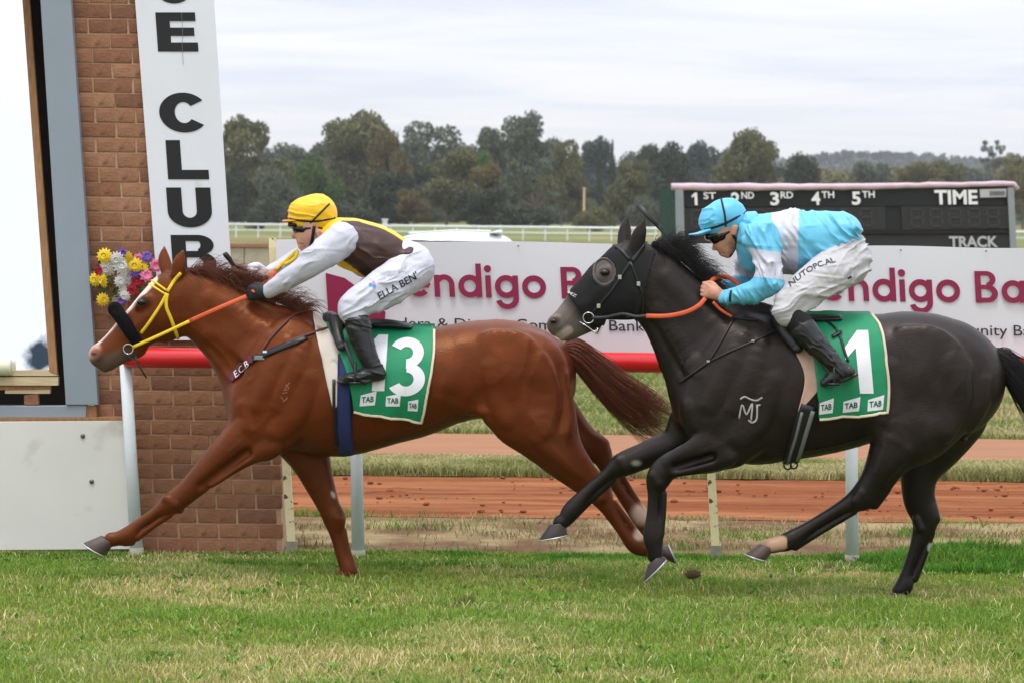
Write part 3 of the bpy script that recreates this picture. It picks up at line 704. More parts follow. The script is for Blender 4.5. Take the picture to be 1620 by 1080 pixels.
# rolled pink cover along the top
pts = []; rr_ = []
rng_ = random.Random(4)
for i in range(33):
    t_ = i/32; px_ = 1062+(1604-1062)*t_; py_ = 296-5.5*t_+2.2*math.sin(t_*3.1)+rng_.uniform(-.6,.6)
    pts.append(sbp(px_, py_, -.02)); rr_.append(0.075*(1.0-.35*t_)*(1+rng_.uniform(-.12,.12)))
pts.append(sbp(1610, 300, -.02)); rr_.append(0.05)
m = MB(); m.tube(pts, rr_, n=10); m.build('rolled_cover', 'tarp_pink', sb, smooth=True)
def sb_text(s_, px0, ybase, caph, width=None, material='letter_white', off=0.03):
    V2, F2 = text2d(s_, 1.0, off); mnx = V2[:, 0].min(); wd = V2[:, 0].max()-mnx; ch = V2[:, 1].max() if s_ not in ('2','3','5') else V2[:, 1].max()
    sy = caph/ch; sx = width/wd if width else sy
    V = [tuple(sbp(px0+(a-mnx)*sx+(b_*sy)*-.045, ybase-b_*sy-a*sx*0.004, -.056)) for a, b_ in V2]
    mesh('lettering', V, F2, material, sb)
def sb_one(px0): mesh('lettering', [tuple(sbp(px0-2+x*12-(y*20)*.045, 325-y*20, -.056)) for x, y in ((.36,0),(.72,0),(.72,1),(.44,1),(.0,.76),(.0,.58),(.36,.72))], [(0,1,2,3,6),(3,4,5,6)], 'letter_white', sb)
for s_, a, b_ in (('1','ST',1097),('2','ND',1157),('3','RD',1219),('4','TH',1284),('5','TH',1348)):
    sb_one(b_) if s_ == '1' else sb_text(s_, b_, 325-(b_-1097)*.006, 20, 14); sb_text(a, b_+16, 315-(b_-1097)*.008, 10.5, 20, off=.02)
sb_text('TIME', 1479, 323, 22, 68); sb_text('TRACK', 1502, 391, 17, 77, 'letter_grey')
slab([(1550,300),(1592,299),(1592,312),(1551,313)], -.05, .01, 'sponsor_plate', 'letter_grey')
for k in range(9): slab([(1566+k*2.7,302.5),(1567.4+k*2.7,302.5),(1567.6+k*2.7,310),(1566.2+k*2.7,310)], -.058, .004, 'plate_bar', 'board_panel')
def digit(px0, y0, w_, h_):
    g = MB(); t_ = 3.2
    for (a, b_, c_, d_) in ((t_,0,w_-t_,t_),(t_,h_/2-t_/2,w_-t_,h_/2+t_/2),(t_,h_-t_,w_-t_,h_),(0,t_,t_,h_/2-1),(w_-t_,t_,w_,h_/2-1),(0,h_/2+1,t_,h_-t_),(w_-t_,h_/2+1,w_,h_-t_)):
        g.prism([sbp(px0+x-(y*-.045), y0+y, -.04) for x, y in ((a,b_),(c_,b_),(c_,d_),(a,d_))][::-1], 0.008)
    g.build('digit', 'digit_grey', sb)
for k in range(5): digit(1440+k*30, 330-.3*k, 21, 30)
for k in range(9): digit(1092+k*33.5, 332-.3*k, 20, 29)

# far running rail of the back straight
YFR = 232.0
fr_ = empty('far_rail', (0, YFR, 0)); tag(fr_, 'white double running rail of the back straight in front of the trees', 'rail')
za, zb = P(700, 358.5, YFR).z, P(700, 367.5, YFR).z; X0, X1 = P(330, 360, YFR).x, P(1760, 360, YFR).x
m = MB(); m.tube([(X0, YFR, za), (X1, YFR, za)], .085, n=8); m.build('top_rail', 'white_rail', fr_, smooth=True)
m = MB(); m.tube([(X0, YFR, zb), (X1, YFR, zb)], .05, n=8); m.build('lower_rail', 'white_rail', fr_, smooth=True)
x = X0+.4; pm = None
while x < P(1080, 360, YFR).x or (x > P(1600, 360, YFR).x and x < X1):
    if pm is None:
        m = MB(); m.tube([(0,YFR,0),(0,YFR,za)], .05, n=6); o = m.build('post', 'white_rail', fr_); o.location = (x, 0, 0); pm = o.data
    else:
        o = bpy.data.objects.new('post', pm); COL.objects.link(o); o.parent = fr_; o.location = (x, 0, 0)
    x += 1.62
    if P(1080, 360, YFR).x < x < P(1600, 360, YFR).x: x = P(1600, 360, YFR).x+.2
q = P(609, 352, YFR-1); m = MB(); m.box((q.x-.18, YFR-1.2, 0), (q.x+.18, YFR-.9, q.z+.15)); m.box((q.x-.24, YFR-1.26, q.z+.15), (q.x+.24, YFR-.84, q.z+.25))
tag(m.build('marker_post', 'white_rail'), 'white distance marker post standing at the far rail behind the yellow cap', 'post')
q = P(801, 712, 30.6); m = MB(); m.box((q.x-.045, 30.55, 0), (q.x+.045, 30.62, P(801, 697, 30.6).z)); m.box((q.x-.055, 30.54, P(801, 697, 30.6).z), (q.x+.055, 30.63, P(801, 695, 30.6).z)); tag(m.build('peg', 'galv'), 'small grey peg by the pale path under the chestnut horse', 'peg')
q = P(924, 318, 420); m = MB(); m.tube([(q.x,420,0),(q.x,420,P(924,298,420).z)], .14, n=8); m.box((q.x-.2,419.8,P(924,299,420).z),(q.x+.2,420.2,P(924,297,420).z)); tag(m.build('field_post', 'wood_pale'), 'thin pale post standing in the field among the trees', 'post')
# ================================================================== HILLS and TREES
def hill(name, d, pts, material, depth):
    xs = np.linspace(pts[0][0], pts[-1][0], 160); ys = np.interp(xs, [p[0] for p in pts], [p[1] for p in pts]); ys = ys+(vnoise(xs*.03, xs*0+d, 1, 4)-.5)*4
    V = []
    for i in range(160):
        q = P(xs[i], ys[i], d); V.append((q.x, q.y, max(q.z, -1)))
    n = 160; prof = [(-0.9, 0.0), (-0.5, .45), (-.2, .85), (0, 1.0), (.5, .8), (1.0, .0)]; VV = []
    for u, f in prof:
        for v in V: VV.append((v[0], v[1]+u*depth, v[2]*f-(1 if f == 0 else 0)))
    I = np.arange(n*len(prof)).reshape(len(prof), n)
    F = np.stack([I[:-1, :-1], I[:-1, 1:], I[1:, 1:], I[1:, :-1]], -1).reshape(-1, 4)
    tag(mesh(name, VV, F, material, smooth=True), kind='structure')
mat('hill_scrub', lin((112,116,92)), 0.95, 0.25, 0.02, two=lin((84,92,76)), twothr=(.45,.6), twoscale=0.02, spec=0.05)
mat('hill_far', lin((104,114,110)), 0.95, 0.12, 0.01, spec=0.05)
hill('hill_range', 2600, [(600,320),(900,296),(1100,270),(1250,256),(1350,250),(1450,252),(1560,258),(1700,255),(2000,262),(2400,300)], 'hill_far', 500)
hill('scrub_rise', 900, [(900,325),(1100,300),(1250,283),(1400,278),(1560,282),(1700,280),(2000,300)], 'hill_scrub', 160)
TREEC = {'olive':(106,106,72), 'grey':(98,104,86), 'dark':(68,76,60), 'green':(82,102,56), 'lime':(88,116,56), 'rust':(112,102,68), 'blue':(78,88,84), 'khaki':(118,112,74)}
for k_, c_ in TREEC.items(): mat('leaf_'+k_, lin(c_), 0.8, 0.3, 0.35, spec=0.2, two=tuple(v*0.5 for v in lin(c_)), twothr=(.5,.66), twoscale=0.30, trans=0.15)
def crown_mesh(kind, seed):
    rs = np.random.RandomState(seed); lobes = []
    # crown fits a box x,y in -1..1, z 0..1 (base of the foliage at 0.18)
    if kind == 'gum':
        for i in range(24):
            a = rs.rand()*6.28; zz = .16+.80*rs.rand(); rr = (.25+.6*rs.rand())*math.sqrt(max(.08, 1-((zz-.5)/.58)**2)); lobes.append((math.cos(a)*rr, math.sin(a)*rr, zz,   .24+.17*rs.rand(), .10+.07*rs.rand()))
        n = 420
    elif kind == 'round':
        for i in range(20):
            a = rs.rand()*6.28; zz = .14+.76*rs.rand(); rr = (.30+.42*rs.rand())*math.sqrt(max(.1, 1-((zz-.5)/.55)**2)); lobes.append((math.cos(a)*rr, math.sin(a)*rr, zz, .30+.14*rs.rand(), .14+.06*rs.rand()))
        n = 460
    elif kind == 'open':
        for i in range(20):
            a = rs.rand()*6.28; zz = .35+.62*rs.rand(); rr = .2+.75*rs.rand()*math.sqrt(max(.1, 1-((zz-.6)/.5)**2)); lobes.append((math.cos(a)*rr, math.sin(a)*rr, zz, .12+.12*rs.rand(), .05+.05*rs.rand()))
        n = 110
    elif kind == 'pine':
        for i in range(14):
            zz = .12+.84*i/13; rr = .55*(1-zz)+.08; a = rs.rand()*6.28; lobes.append((math.cos(a)*rr*.4, math.sin(a)*rr*.4, zz, rr, .07))
        n = 190
    else:   # bush
        for i in range(12):
            a = rs.rand()*6.28; rr = .75*rs.rand()**.6; zz = .12+.62*rs.rand()*(1-.5*rr); lobes.append((math.cos(a)*rr, math.sin(a)*rr, zz, .28+.14*rs.rand(), .18+.10*rs.rand()))
        n = 420
    Q = []
    for (cx, cy, cz, ra, rz) in lobes:
        u = rs.randn(n, 3); u /= np.linalg.norm(u, axis=1)[:, None]; r = (.45+.62*rs.rand(n)**.7)[:, None]
        Q.append(np.array([cx, cy, cz])+u*r*np.array([ra, ra, rz]))
    Q = np.concatenate(Q); m = len(Q); s = .034+.036*rs.rand(m)
    a = rs.randn(m, 3); a /= np.linalg.norm(a, axis=1)[:, None]; b = rs.randn(m, 3); b -= a*(a*b).sum(1)[:, None]; b /= np.linalg.norm(b, axis=1)[:, None]
    sz = np.array([1, 1, .55])
    V = np.stack([Q-a*s[:, None]*sz, Q+b*s[:, None]*.55*sz, Q+a*s[:, None]*sz, Q-b*s[:, None]*.55*sz], 1).reshape(-1, 3)
    F = np.arange(m*4).reshape(-1, 4)
    me = bpy.data.meshes.new('crown'); me.vertices.add(len(V)); me.vertices.foreach_set('co', V.astype(np.float32).ravel())
    me.loops.add(m*4); me.polygons.add(m); me.loops.foreach_set('vertex_index', F.astype(np.int32).ravel())
    me.polygons.foreach_set('loop_start', np.arange(0, m*4, 4, dtype=np.int32)); me.polygons.foreach_set('loop_total', np.full(m, 4, dtype=np.int32)); me.update(calc_edges=True)
    # trunk and limbs to the lobes
    t = MB(); th = .30 if kind in ('gum', 'open') else .2
    t.tube([(0,0,-.02), (.02*rs.randn(), .02, th*.5), (.03*rs.randn(), 0, th)], [.055,.042,.036], n=7, cap=False)
    for (cx, cy, cz, ra, rz) in lobes[:11]:
        st = Vector((0, 0, th*(.7+.3*rs.rand()))); e = Vector((cx, cy, cz)); md_ = st.lerp(e, .5)+Vector((cx*.12, cy*.12, .05)); t.tube([st, md_, e], [.024,.016,.006], n=5, cap=False)
    tm = bpy.data.meshes.new('trunk'); tm.from_pydata([tuple(v) for v in t.v], [], t.f); tm.update(); tm.polygons.foreach_set('use_smooth', [True]*len(tm.polygons))
    return me, tm
PROTO = {}
def tree(kind, seed, colr, pxc, half, top, base, d, label, group='trees beyond the far rail', name=None):
    key = (kind, seed)
    if key not in PROTO: PROTO[key] = crown_mesh(kind, seed+len(kind)*10)
    cm, tm = PROTO[key]
    q = P(pxc, base, d); zt = P(pxc, top, d).z; zb = q.z if abs(q.z) > 3 else 0.0
    zb = max(0.0, zb) if d < 800 else q.z
    H = (zt-zb)*1.02; W = half*d/FPX*1.05
    ck = (key, colr)
    nm = name or {'gum':'gum_tree','round':'leafy_tree','open':'open_gum_tree','pine':'pine_tree','bush':'bush'}[kind]
    e = empty(nm, (q.x, d, zb)); tag(e, label, 'bush' if kind == 'bush' else 'tree', group)
    if ck not in PROTO:
        a = cm.copy(); a.materials.append(MATS['leaf_'+colr]); b = tm.copy(); b.materials.append(MATS['bark_grey' if colr in ('olive','grey','khaki','rust') else 'bark_dark']); PROTO[ck] = (a, b)
    a, b = PROTO[ck]; rz = (pxc*7.3+d) % 6.28
    for nme, me in (('trunk', b), ('crown', a)):
        o = bpy.data.objects.new(nme, me); COL.objects.link(o); o.parent = e; o.scale = (W, W*1.0, H); o.rotation_euler = (0, 0, rz)
T = [
 ('gum',1,'olive',408,62,200,352,470,'large olive gum at the left end of the tree line beside the white sign'),
 ('round',1,'dark',370,30,262,352,455,'dark low tree just right of the white sign under the large gum'),
 ('gum',2,'grey',482,50,226,350,580,'grey green gum behind, in the dip right of the leftmost large gum'),
 ('gum',3,'olive',560,78,190,350,540,'broad tall olive gum above and right of the yellow helmet'),
 ('round',2,'green',500,40,250,352,450,'rounded mid green tree directly above the yellow helmet'),
 ('gum',4,'rust',612,34,220,350,480,'gum with brownish tips at the right of the broad tall olive gum'),
 ('round',3,'dark',616,44,272,354,440,'dark shaded tree low behind the jockey in brown silks'),
 ('gum',5,'grey',690,66,205,348,600,'wide grey green gum forming the skyline above the white car'),
 ('gum',1,'olive',706,52,245,355,440,'olive gum with drooping crown above the left half of the white car'),
 ('gum',2,'rust',655,28,298,356,425,'small brownish gum low between the dark tree and drooping gum'),
 ('round',2,'lime',758,32,244,340,500,'bright green tree in the middle of the tree line'),
 ('gum',3,'rust',772,34,264,356,430,'brownish crowned gum in front of the bright green tree'),
 ('round',1,'dark',762,42,292,356,418,'dark low tree below the brownish crowned gum'),
 ('gum',4,'grey',812,56,198,345,560,'tall grey gum at the centre of the skyline'),
 ('open',1,'grey',846,48,250,356,420,'open gum with pale forked limbs left of the thin pale post'),
 ('gum',5,'olive',888,36,232,352,470,'slim olive gum behind the open gum with forked limbs'),
 ('gum',1,'blue',930,40,230,340,600,'bluish gum behind the thin pale post'),
 ('pine',1,'dark',968,14,228,330,560,'dark pointed pine standing alone above the bluish gum'),
 ('pine',2,'dark',948,13,234,330,570,'smaller dark pine left of the pointed pine'),
 ('gum',2,'olive',992,38,250,350,430,'olive gum directly left of the green side of the result board'),
 ('round',3,'dark',1050,48,227,345,540,'large dark round tree above the left end of the result board'),
 ('gum',3,'blue',1112,36,234,340,640,'pale bluish gum between the large dark tree and the olive gum'),
 ('gum',4,'olive',1184,50,221,340,490,'yellowish olive gum rising above the words on the result board'),
 ('round',1,'dark',1264,38,232,340,520,'dark rounded tree right of the yellowish olive gum'),
 ('bush',1,'grey',1116,34,270,335,560,'grey bush under the pale bluish gum'),
 ('bush',2,'khaki',1232,50,276,330,600,'khaki bush under the dark rounded tree'),
 ('bush',3,'khaki',1330,52,264,322,620,'khaki bush above the middle of the result board'),
 ('bush',1,'olive',1412,50,262,322,640,'olive bush above the right half of the result board'),
 ('bush',2,'rust',1478,44,268,322,660,'brownish bush above the word time on the result board'),
 ('bush',3,'blue',1545,44,258,322,760,'bluish bush below the lone open gum'),
 ('open',2,'grey',1572,24,224,290,740,'lone thin open gum on the skyline at the right'),
 ('gum',5,'khaki',1618,42,252,340,520,'khaki gum cut by the right edge of the photo'),
 ('bush',1,'khaki',1285,44,258,320,580,'khaki bush left of the far ridge trees above the board'),
 ('round',3,'grey',1372,40,256,318,640,'greyish tree below the far ridge above the word fifth'),
 ('gum',2,'khaki',1452,42,254,320,600,'khaki gum above the word time'),
 ('round',2,'olive',1508,40,256,320,610,'olive tree above the right end of the board'),
 ('bush',2,'dark',405,20,332,358,330,'small dark bush standing at the far rail beside the white sign'),
 ('bush',1,'olive',950,30,315,360,400,'low olive bush below the thin pale post'),
 ('bush',3,'dark',830,50,318,357,400,'dark undergrowth bush below the open forked gum'),
 ('bush',1,'dark',560,60,312,356,410,'dark undergrowth bush behind the yellow helmet'),
 ('bush',3,'olive',930,28,328,362,350,'small olive bush in the field right of the dark undergrowth'),
 ('bush',2,'grey',1010,30,300,352,420,'grey bush left of the result board and behind the dark ears'),
 ('round',2,'grey',440,40,268,354,430,'grey green tree low between the large gum and the helmet'),
]
for a in T: tree(*a)
# second row that closes the wood behind
LM = ['the white sign edge','the leftmost large gum','the gum left of the yellow cap','the green tree over the yellow cap','the yellow cap','the broad tall gum','the brown tipped gum','the brown silks','the gap above the brown silks','the drooping gum','the white car roof','the bright green tree','the central grey gum','the forked gum','the slim olive gum','the thin pale post','the pointed pine','the dark horse\'s ears','the left end of the result board','the large dark tree','the whip','the blue cap']
for i in range(19):
    px_ = 350+i*47; tp = 236+8*math.sin(i*2.1)+(14 if i > 12 else 0); c_ = ('dark', 'blue', 'grey')[i % 3]
    tree('gum' if i % 2 else 'round', 1+i % 3, c_, px_, 50, tp, 345, 680+12*(i % 4), 'dim %s second row tree behind %s' % ({'blue':'bluish','dark':'dark green','grey':'greyish'}[c_], LM[int(i*21/18.01)]), 'second row of trees')
for i in range(22):
    px_ = 345+i*34; c_ = ('dark', 'olive', 'grey')[(i*2) % 3]
    tree('bush', 1+i % 3, c_, px_+6*math.sin(i*5), 30, 308+9*math.sin(i*1.7), 352, 520+14*(i % 3), 'low %s scrub bush beneath %s' % ({'dark':'dark green','olive':'olive','grey':'greyish'}[c_], LM[i]), 'shaded scrub under the trees')
# trees on the far ridge
ORD = ['first','second','third','fourth','fifth','sixth','seventh','eighth','ninth','tenth','eleventh','twelfth','thirteenth','fourteenth']
RT = sorted([(1303,240,9),(1322,242,11),(1342,238,13),(1362,241,12),(1380,239,12),(1402,238,15),(1420,241,12),(1442,242,7),(1110,262,9),(1290,248,8),(1480,248,10),(1515,251,12),(1540,250,9),(1605,252,12)])
for i, (px_, tp, hw) in enumerate(RT):
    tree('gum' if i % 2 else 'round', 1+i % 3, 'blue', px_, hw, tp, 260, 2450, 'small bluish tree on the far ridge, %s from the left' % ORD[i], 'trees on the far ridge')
# woodland on the far slopes reads as one mass
def wood(name, d0, d1, pts, n, sz, material, label, seed, drop=26):
    rs = np.random.RandomState(seed); px_ = pts[0][0]+(pts[-1][0]-pts[0][0])*rs.rand(n); t = rs.rand(n); d = d0+(d1-d0)*t
    top = np.interp(px_, [p[0] for p in pts], [p[1] for p in pts])
    ctr = []
    for a, b, c, tt in zip(px_, top, d, t):
        q = P(a, b+(1-tt)*drop*(1 if drop < 50 else rs.rand()), c); ctr.append((q.x, q.y, max(q.z, 1.0)))
    ctr = np.repeat(np.array(ctr), 26, 0); m = len(ctr); u = rs.randn(m, 3); u /= np.linalg.norm(u, axis=1)[:, None]
    ctr = ctr+u*np.array([sz*.8, sz*.8, sz*.55])*(.4+.6*rs.rand(m))[:, None]; s = sz*(.16+.14*rs.rand(m))[:, None]
    a = rs.randn(m, 3); a /= np.linalg.norm(a, axis=1)[:, None]; b = np.cross(a, rs.randn(m, 3)); b /= np.linalg.norm(b, axis=1)[:, None]
    V = np.stack([ctr-a*s, ctr+b*s*.7, ctr+a*s, ctr-b*s*.7], 1).reshape(-1, 3)
    tag(mesh(name, V, np.arange(m*4).reshape(-1, 4), material), label, 'woodland', kind='stuff')
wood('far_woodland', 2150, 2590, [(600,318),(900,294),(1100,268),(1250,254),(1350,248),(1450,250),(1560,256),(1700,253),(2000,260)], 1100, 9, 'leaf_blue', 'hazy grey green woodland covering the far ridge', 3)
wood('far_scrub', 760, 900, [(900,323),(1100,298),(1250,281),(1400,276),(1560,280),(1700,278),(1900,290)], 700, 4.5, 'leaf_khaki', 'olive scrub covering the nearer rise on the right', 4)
wood('side_woodland', 560, 700, [(-900,250),(-600,232),(-300,240),(-50,226),(120,236),(335,222)], 900, 5.5, 'leaf_grey', 'grey green wood continuing the tree line behind the brick tower', 6, 125)
wood('edge_woodland', 560, 700, [(1640,262),(1800,250),(2100,240),(2500,246)], 600, 5.5, 'leaf_olive', 'olive wood continuing the tree line past the right edge', 7, 110)
# the air: a thin even haze
mh_ = bpy.data.materials.new('haze'); mh_.use_nodes = True; nt = mh_.node_tree; nt.nodes.clear()
o_ = nt.nodes.new('ShaderNodeOutputMaterial'); pv = nt.nodes.new('ShaderNodeVolumePrincipled'); pv.inputs['Color'].default_value = (0.96, 0.98, 1.0, 1); pv.inputs['Density'].default_value = 0.00012; pv.inputs['Anisotropy'].default_value = 0.0
nt.links.new(pv.outputs[0], o_.inputs['Volume']); MATS['haze'] = mh_
m = MB(); m.box((-6100, -310, -2.0), (6100, 9100, 95.0)); tag(m.build('haze', 'haze'), kind='stuff')
# ================================================================== smooth bodies grown from joints with radii
class Body:
    """one continuous surface: chains of joints (pixel x, pixel y, in-plane radius px, lateral radius px, lateral offset m) blended together"""
    def __init__(s, depth, h): s.d = depth; s.h = h; s.ch = []; s.mpp = depth/FPX
    def chain(s, rows, k=0.04, sub=6, yoff=None, op='add', mir=False):
        out = []
        for r in rows:
            px, py, a = r[0], r[1], r[2]; b = r[3] if len(r) > 3 else a; yo = r[4] if len(r) > 4 else (yoff or 0.0)
            out.append((px, py, a, b, yo))
        for sg in ((1, -1) if mir else (1,)):
            W = []
            for (px, py, a, b, yo) in out:
                yo *= sg; q = P(px, py, s.d+yo); W.append((q.x, q.y, q.z, a*s.mpp, b*s.mpp))
            A = crom(W, sub) if len(W) > 2 else crom(W, max(sub, 2))
            A[:, 3:] = np.maximum(A[:, 3:], 0.002)
            s.ch.append((A, k, 'E', op))
        return s
    def round(s, pts, k=0.02, sub=3, op='add'):
        """world points (x,y,z,r) with round section in any direction"""
        A = np.array([(p[0], p[1], p[2], p[3], p[3]) for p in pts], float)
        A = crom(A, sub) if len(A) > 2 else crom(A, 2)
        A[:, 3:] = np.maximum(A[:, 3:], 0.0015)
        s.ch.append((A, k, 'R', op)); return s
    def muscles(s, rows, mir=True):
        """bundles lying on the surface: list of (points (px,py,half width px), bulge m, crease m)"""
        h0 = s.h; s.h = .014; S0 = Surf(s.mesh(1)); s.h = h0; add = []
        for pts, bulge, k in rows:
            A = crom(pts, 5) if len(pts) > 2 else crom(pts, 6); W = []; ok = True
            for px, py, a in A:
                r = S0.px(px, py, 0)
                if r is None: ok = False; break
                q, n_ = r; b = min(.034, a*s.mpp*.9); c = q-n_*(b-bulge)
                W.append((c.x, c.y, c.z, a*s.mpp, b))
            if not ok: continue
            W = np.array(W); W[0, 3] *= .45; W[-1, 3] *= .45; W[0, 4] *= .8; W[-1, 4] *= .8
            add.append((W, k, 'E', 'add'))
            if mir: M = W.copy(); M[:, 1] = 2*s.d-M[:, 1]; add.append((M, k, 'E', 'add'))
        s.ch += add; return s
    def mesh(s, smooth=2, extra=None):
        h = s.h
        lo = np.min([c[0][:, :3].min(0)-c[0][:, 3:].max() for c in s.ch if c[3] == 'add'], 0)-4*h
        hi = np.max([c[0][:, :3].max(0)+c[0][:, 3:].max() for c in s.ch if c[3] == 'add'], 0)+4*h
        n = np.ceil((hi-lo)/h).astype(int)+1
        G = np.full(n, 0.5, np.float32)
        ax = [lo[i]+h*np.arange(n[i]) for i in range(3)]
        def rng(a, b):
            return [slice(max(0, int((a[i]-lo[i])/h)), min(n[i], int((b[i]-lo[i])/h)+2)) for i in range(3)]
        for A, k, kind, op in s.ch:
            pad = k+3*h+0.01
            Rm = A[:, 3:].max()
            sl = rng((A[:, :3]-Rm).min(0)-pad, (A[:, :3]+Rm).max(0)+pad)
            D = np.full([q.stop-q.start for q in sl], 0.5, np.float32)
            for i in range(len(A)-1):
                p, q = A[i], A[i+1]; rm = max(p[3:].max(), q[3:].max())+pad
                s2 = rng(np.minimum(p[:3], q[:3])-rm, np.maximum(p[:3], q[:3])+rm)
                X = ax[0][s2[0]][:, None, None].astype(np.float32); Y = ax[1][s2[1]][None, :, None].astype(np.float32); Z = ax[2][s2[2]][None, None, :].astype(np.float32)
                d = (q-p)
                if kind == 'E':
                    L2 = d[0]**2+d[2]**2+1e-9
                    t = np.clip(((X-p[0])*d[0]+(Z-p[2])*d[2])/L2, 0, 1)
                    r2 = (X-p[0]-t*d[0])**2+(Z-p[2]-t*d[2])**2; ry2 = (Y-p[1]-t*d[1])**2
                    a = p[3]+t*d[3]; b = p[4]+t*d[4]
                    k1 = np.sqrt(r2/a**2+ry2/b**2); k2 = np.sqrt(r2/a**4+ry2/b**4)+1e-4
                    v = k1*(k1-1)/k2
                else:
                    L2 = (d[:3]**2).sum()+1e-9
                    t = np.clip(((X-p[0])*d[0]+(Y-p[1])*d[1]+(Z-p[2])*d[2])/L2, 0, 1)
                    v = np.sqrt((X-p[0]-t*d[0])**2+(Y-p[1]-t*d[1])**2+(Z-p[2]-t*d[2])**2)-(p[3]+t*d[3])
                loc = tuple(slice(s2[j].start-sl[j].start, s2[j].stop-sl[j].start) for j in range(3))
                np.minimum(D[loc], v, out=D[loc])
            sl = tuple(sl); g = G[sl]
            if op == 'add':
                hh = np.clip(0.5+0.5*(g-D)/k, 0, 1); G[sl] = g*(1-hh)+D*hh-k*hh*(1-hh)
            else:
                D = -D; hh = np.clip(0.5-0.5*(g-D)/k, 0, 1); G[sl] = g*(1-hh)+D*hh+k*hh*(1-hh)
        if extra is not None: G = extra(G, ax)
        V, F = surface_nets(G, lo, h)
        V = laplace(V, F, smooth)
        return V, F
def surface_nets(G, lo, h):
    S = G < 0
    c = np.zeros([k-1 for k in G.shape], np.int8)
    for i in (0, 1):
        for j in (0, 1):
            for k in (0, 1): c += S[i:i+c.shape[0], j:j+c.shape[1], k:k+c.shape[2]]
    act = (c > 0) & (c < 8); idx = np.argwhere(act); nv = len(idx)
    vid = np.full(c.shape, -1, np.int32); vid[act] = np.arange(nv)
    acc = np.zeros((nv, 3)); cnt = np.zeros(nv)
    corners = [(i, j, k) for i in (0, 1) for j in (0, 1) for k in (0, 1)]
    vals = {cc: G[idx[:, 0]+cc[0], idx[:, 1]+cc[1], idx[:, 2]+cc[2]] for cc in corners}
    for a in corners:
        for dim in range(3):
            if a[dim] == 0:
                b = list(a); b[dim] = 1; b = tuple(b)
                va, vb = vals[a], vals[b]; m = (va < 0) != (vb < 0)
                t = np.where(m, va/(va-vb+1e-12), 0)
                pt = np.array(a, float)[None]+np.eye(3)[dim][None]*t[:, None]
                acc[m] += pt[m]; cnt[m] += 1
    V = (idx+acc/np.maximum(cnt, 1)[:, None])*h+lo
    Fs = []
    for dim in range(3):
        u, v = (dim+1) % 3, (dim+2) % 3
        sl0 = [slice(1, -1)]*3; sl1 = [slice(1, -1)]*3; sl0[dim] = slice(0, -1); sl1[dim] = slice(1, None)
        A, B = S[tuple(sl0)], S[tuple(sl1)]
        for flip, m in ((False, A & ~B), (True, ~A & B)):
            e = np.argwhere(m)
            for ax_ in range(3):
                if ax_ != dim: e[:, ax_] += 1
            q = []
            for du, dv in ((0, 0), (1, 0), (1, 1), (0, 1)):
                o = e.copy(); o[:, u] -= du; o[:, v] -= dv; q.append(vid[o[:, 0], o[:, 1], o[:, 2]])
            q = np.stack(q, 1)
            Fs.append(q[:, ::-1] if flip else q)
    F = np.concatenate(Fs); F = F[(F >= 0).all(1)]
    return V, F
def laplace(V, F, it, lam=0.5):
    E = np.concatenate([F[:, [0, 1]], F[:, [1, 2]], F[:, [2, 3]], F[:, [3, 0]]]); n = len(V)
    i = np.concatenate([E[:, 0], E[:, 1]]); j = np.concatenate([E[:, 1], E[:, 0]])
    deg = np.bincount(i, minlength=n)
    for _ in range(it):
        for l in (lam, -lam*1.04):
            A = np.stack([np.bincount(i, weights=V[j, d], minlength=n) for d in range(3)], 1)/np.maximum(deg, 1)[:, None]
            V = V+(A-V)*l
    return V
class Surf:
    """ray and nearest-point queries on finished surfaces, to lay tack and print on them"""
    def __init__(s, *VF):
        vs = []; fs = []
        for V, F in VF:
            b = len(vs); vs += [tuple(v) for v in np.asarray(V)]; fs += [tuple(int(i)+b for i in f) for f in F]
        s.t = BVHTree.FromPolygons(vs, fs)
    def px(s, px, py, off=0.004):
        o, d = ray(px, py); h, n, i, q = s.t.ray_cast(o, d)
        if h is None: return None
        if n.dot(d) > 0: n = -n
        return h+n*off, n
    def near(s, p, off=0.004):
        h, n, i, q = s.t.find_nearest(Vector(p))
        return h+n*off, n
    def pxn(s, px, py, depth, off=0.004):
        r = s.px(px, py, off)
        return r if r is not None else s.near(P(px, py, depth), off)
def strap(mb, surf, pxs, w, t=0.003, off=0.004, n=6, depth=17.8, sub=5):
    """a leather or web strap lying on a body along a pixel path"""
    pts = crom([(a, b) for a, b in pxs], sub); W = []; Nn = []
    for a, b in pts:
        p, nn = surf.pxn(a, b, depth, off); W.append(p); Nn.append(nn)
    # smooth the path a little
    for _ in range(2):
        W2 = [W[0]]+[(W[i-1]+W[i]*2+W[i+1])/4 for i in range(1, len(W)-1)]+[W[-1]]; W = W2
    mb.tube(W, w, n=n, flat=(Nn, t)); return W
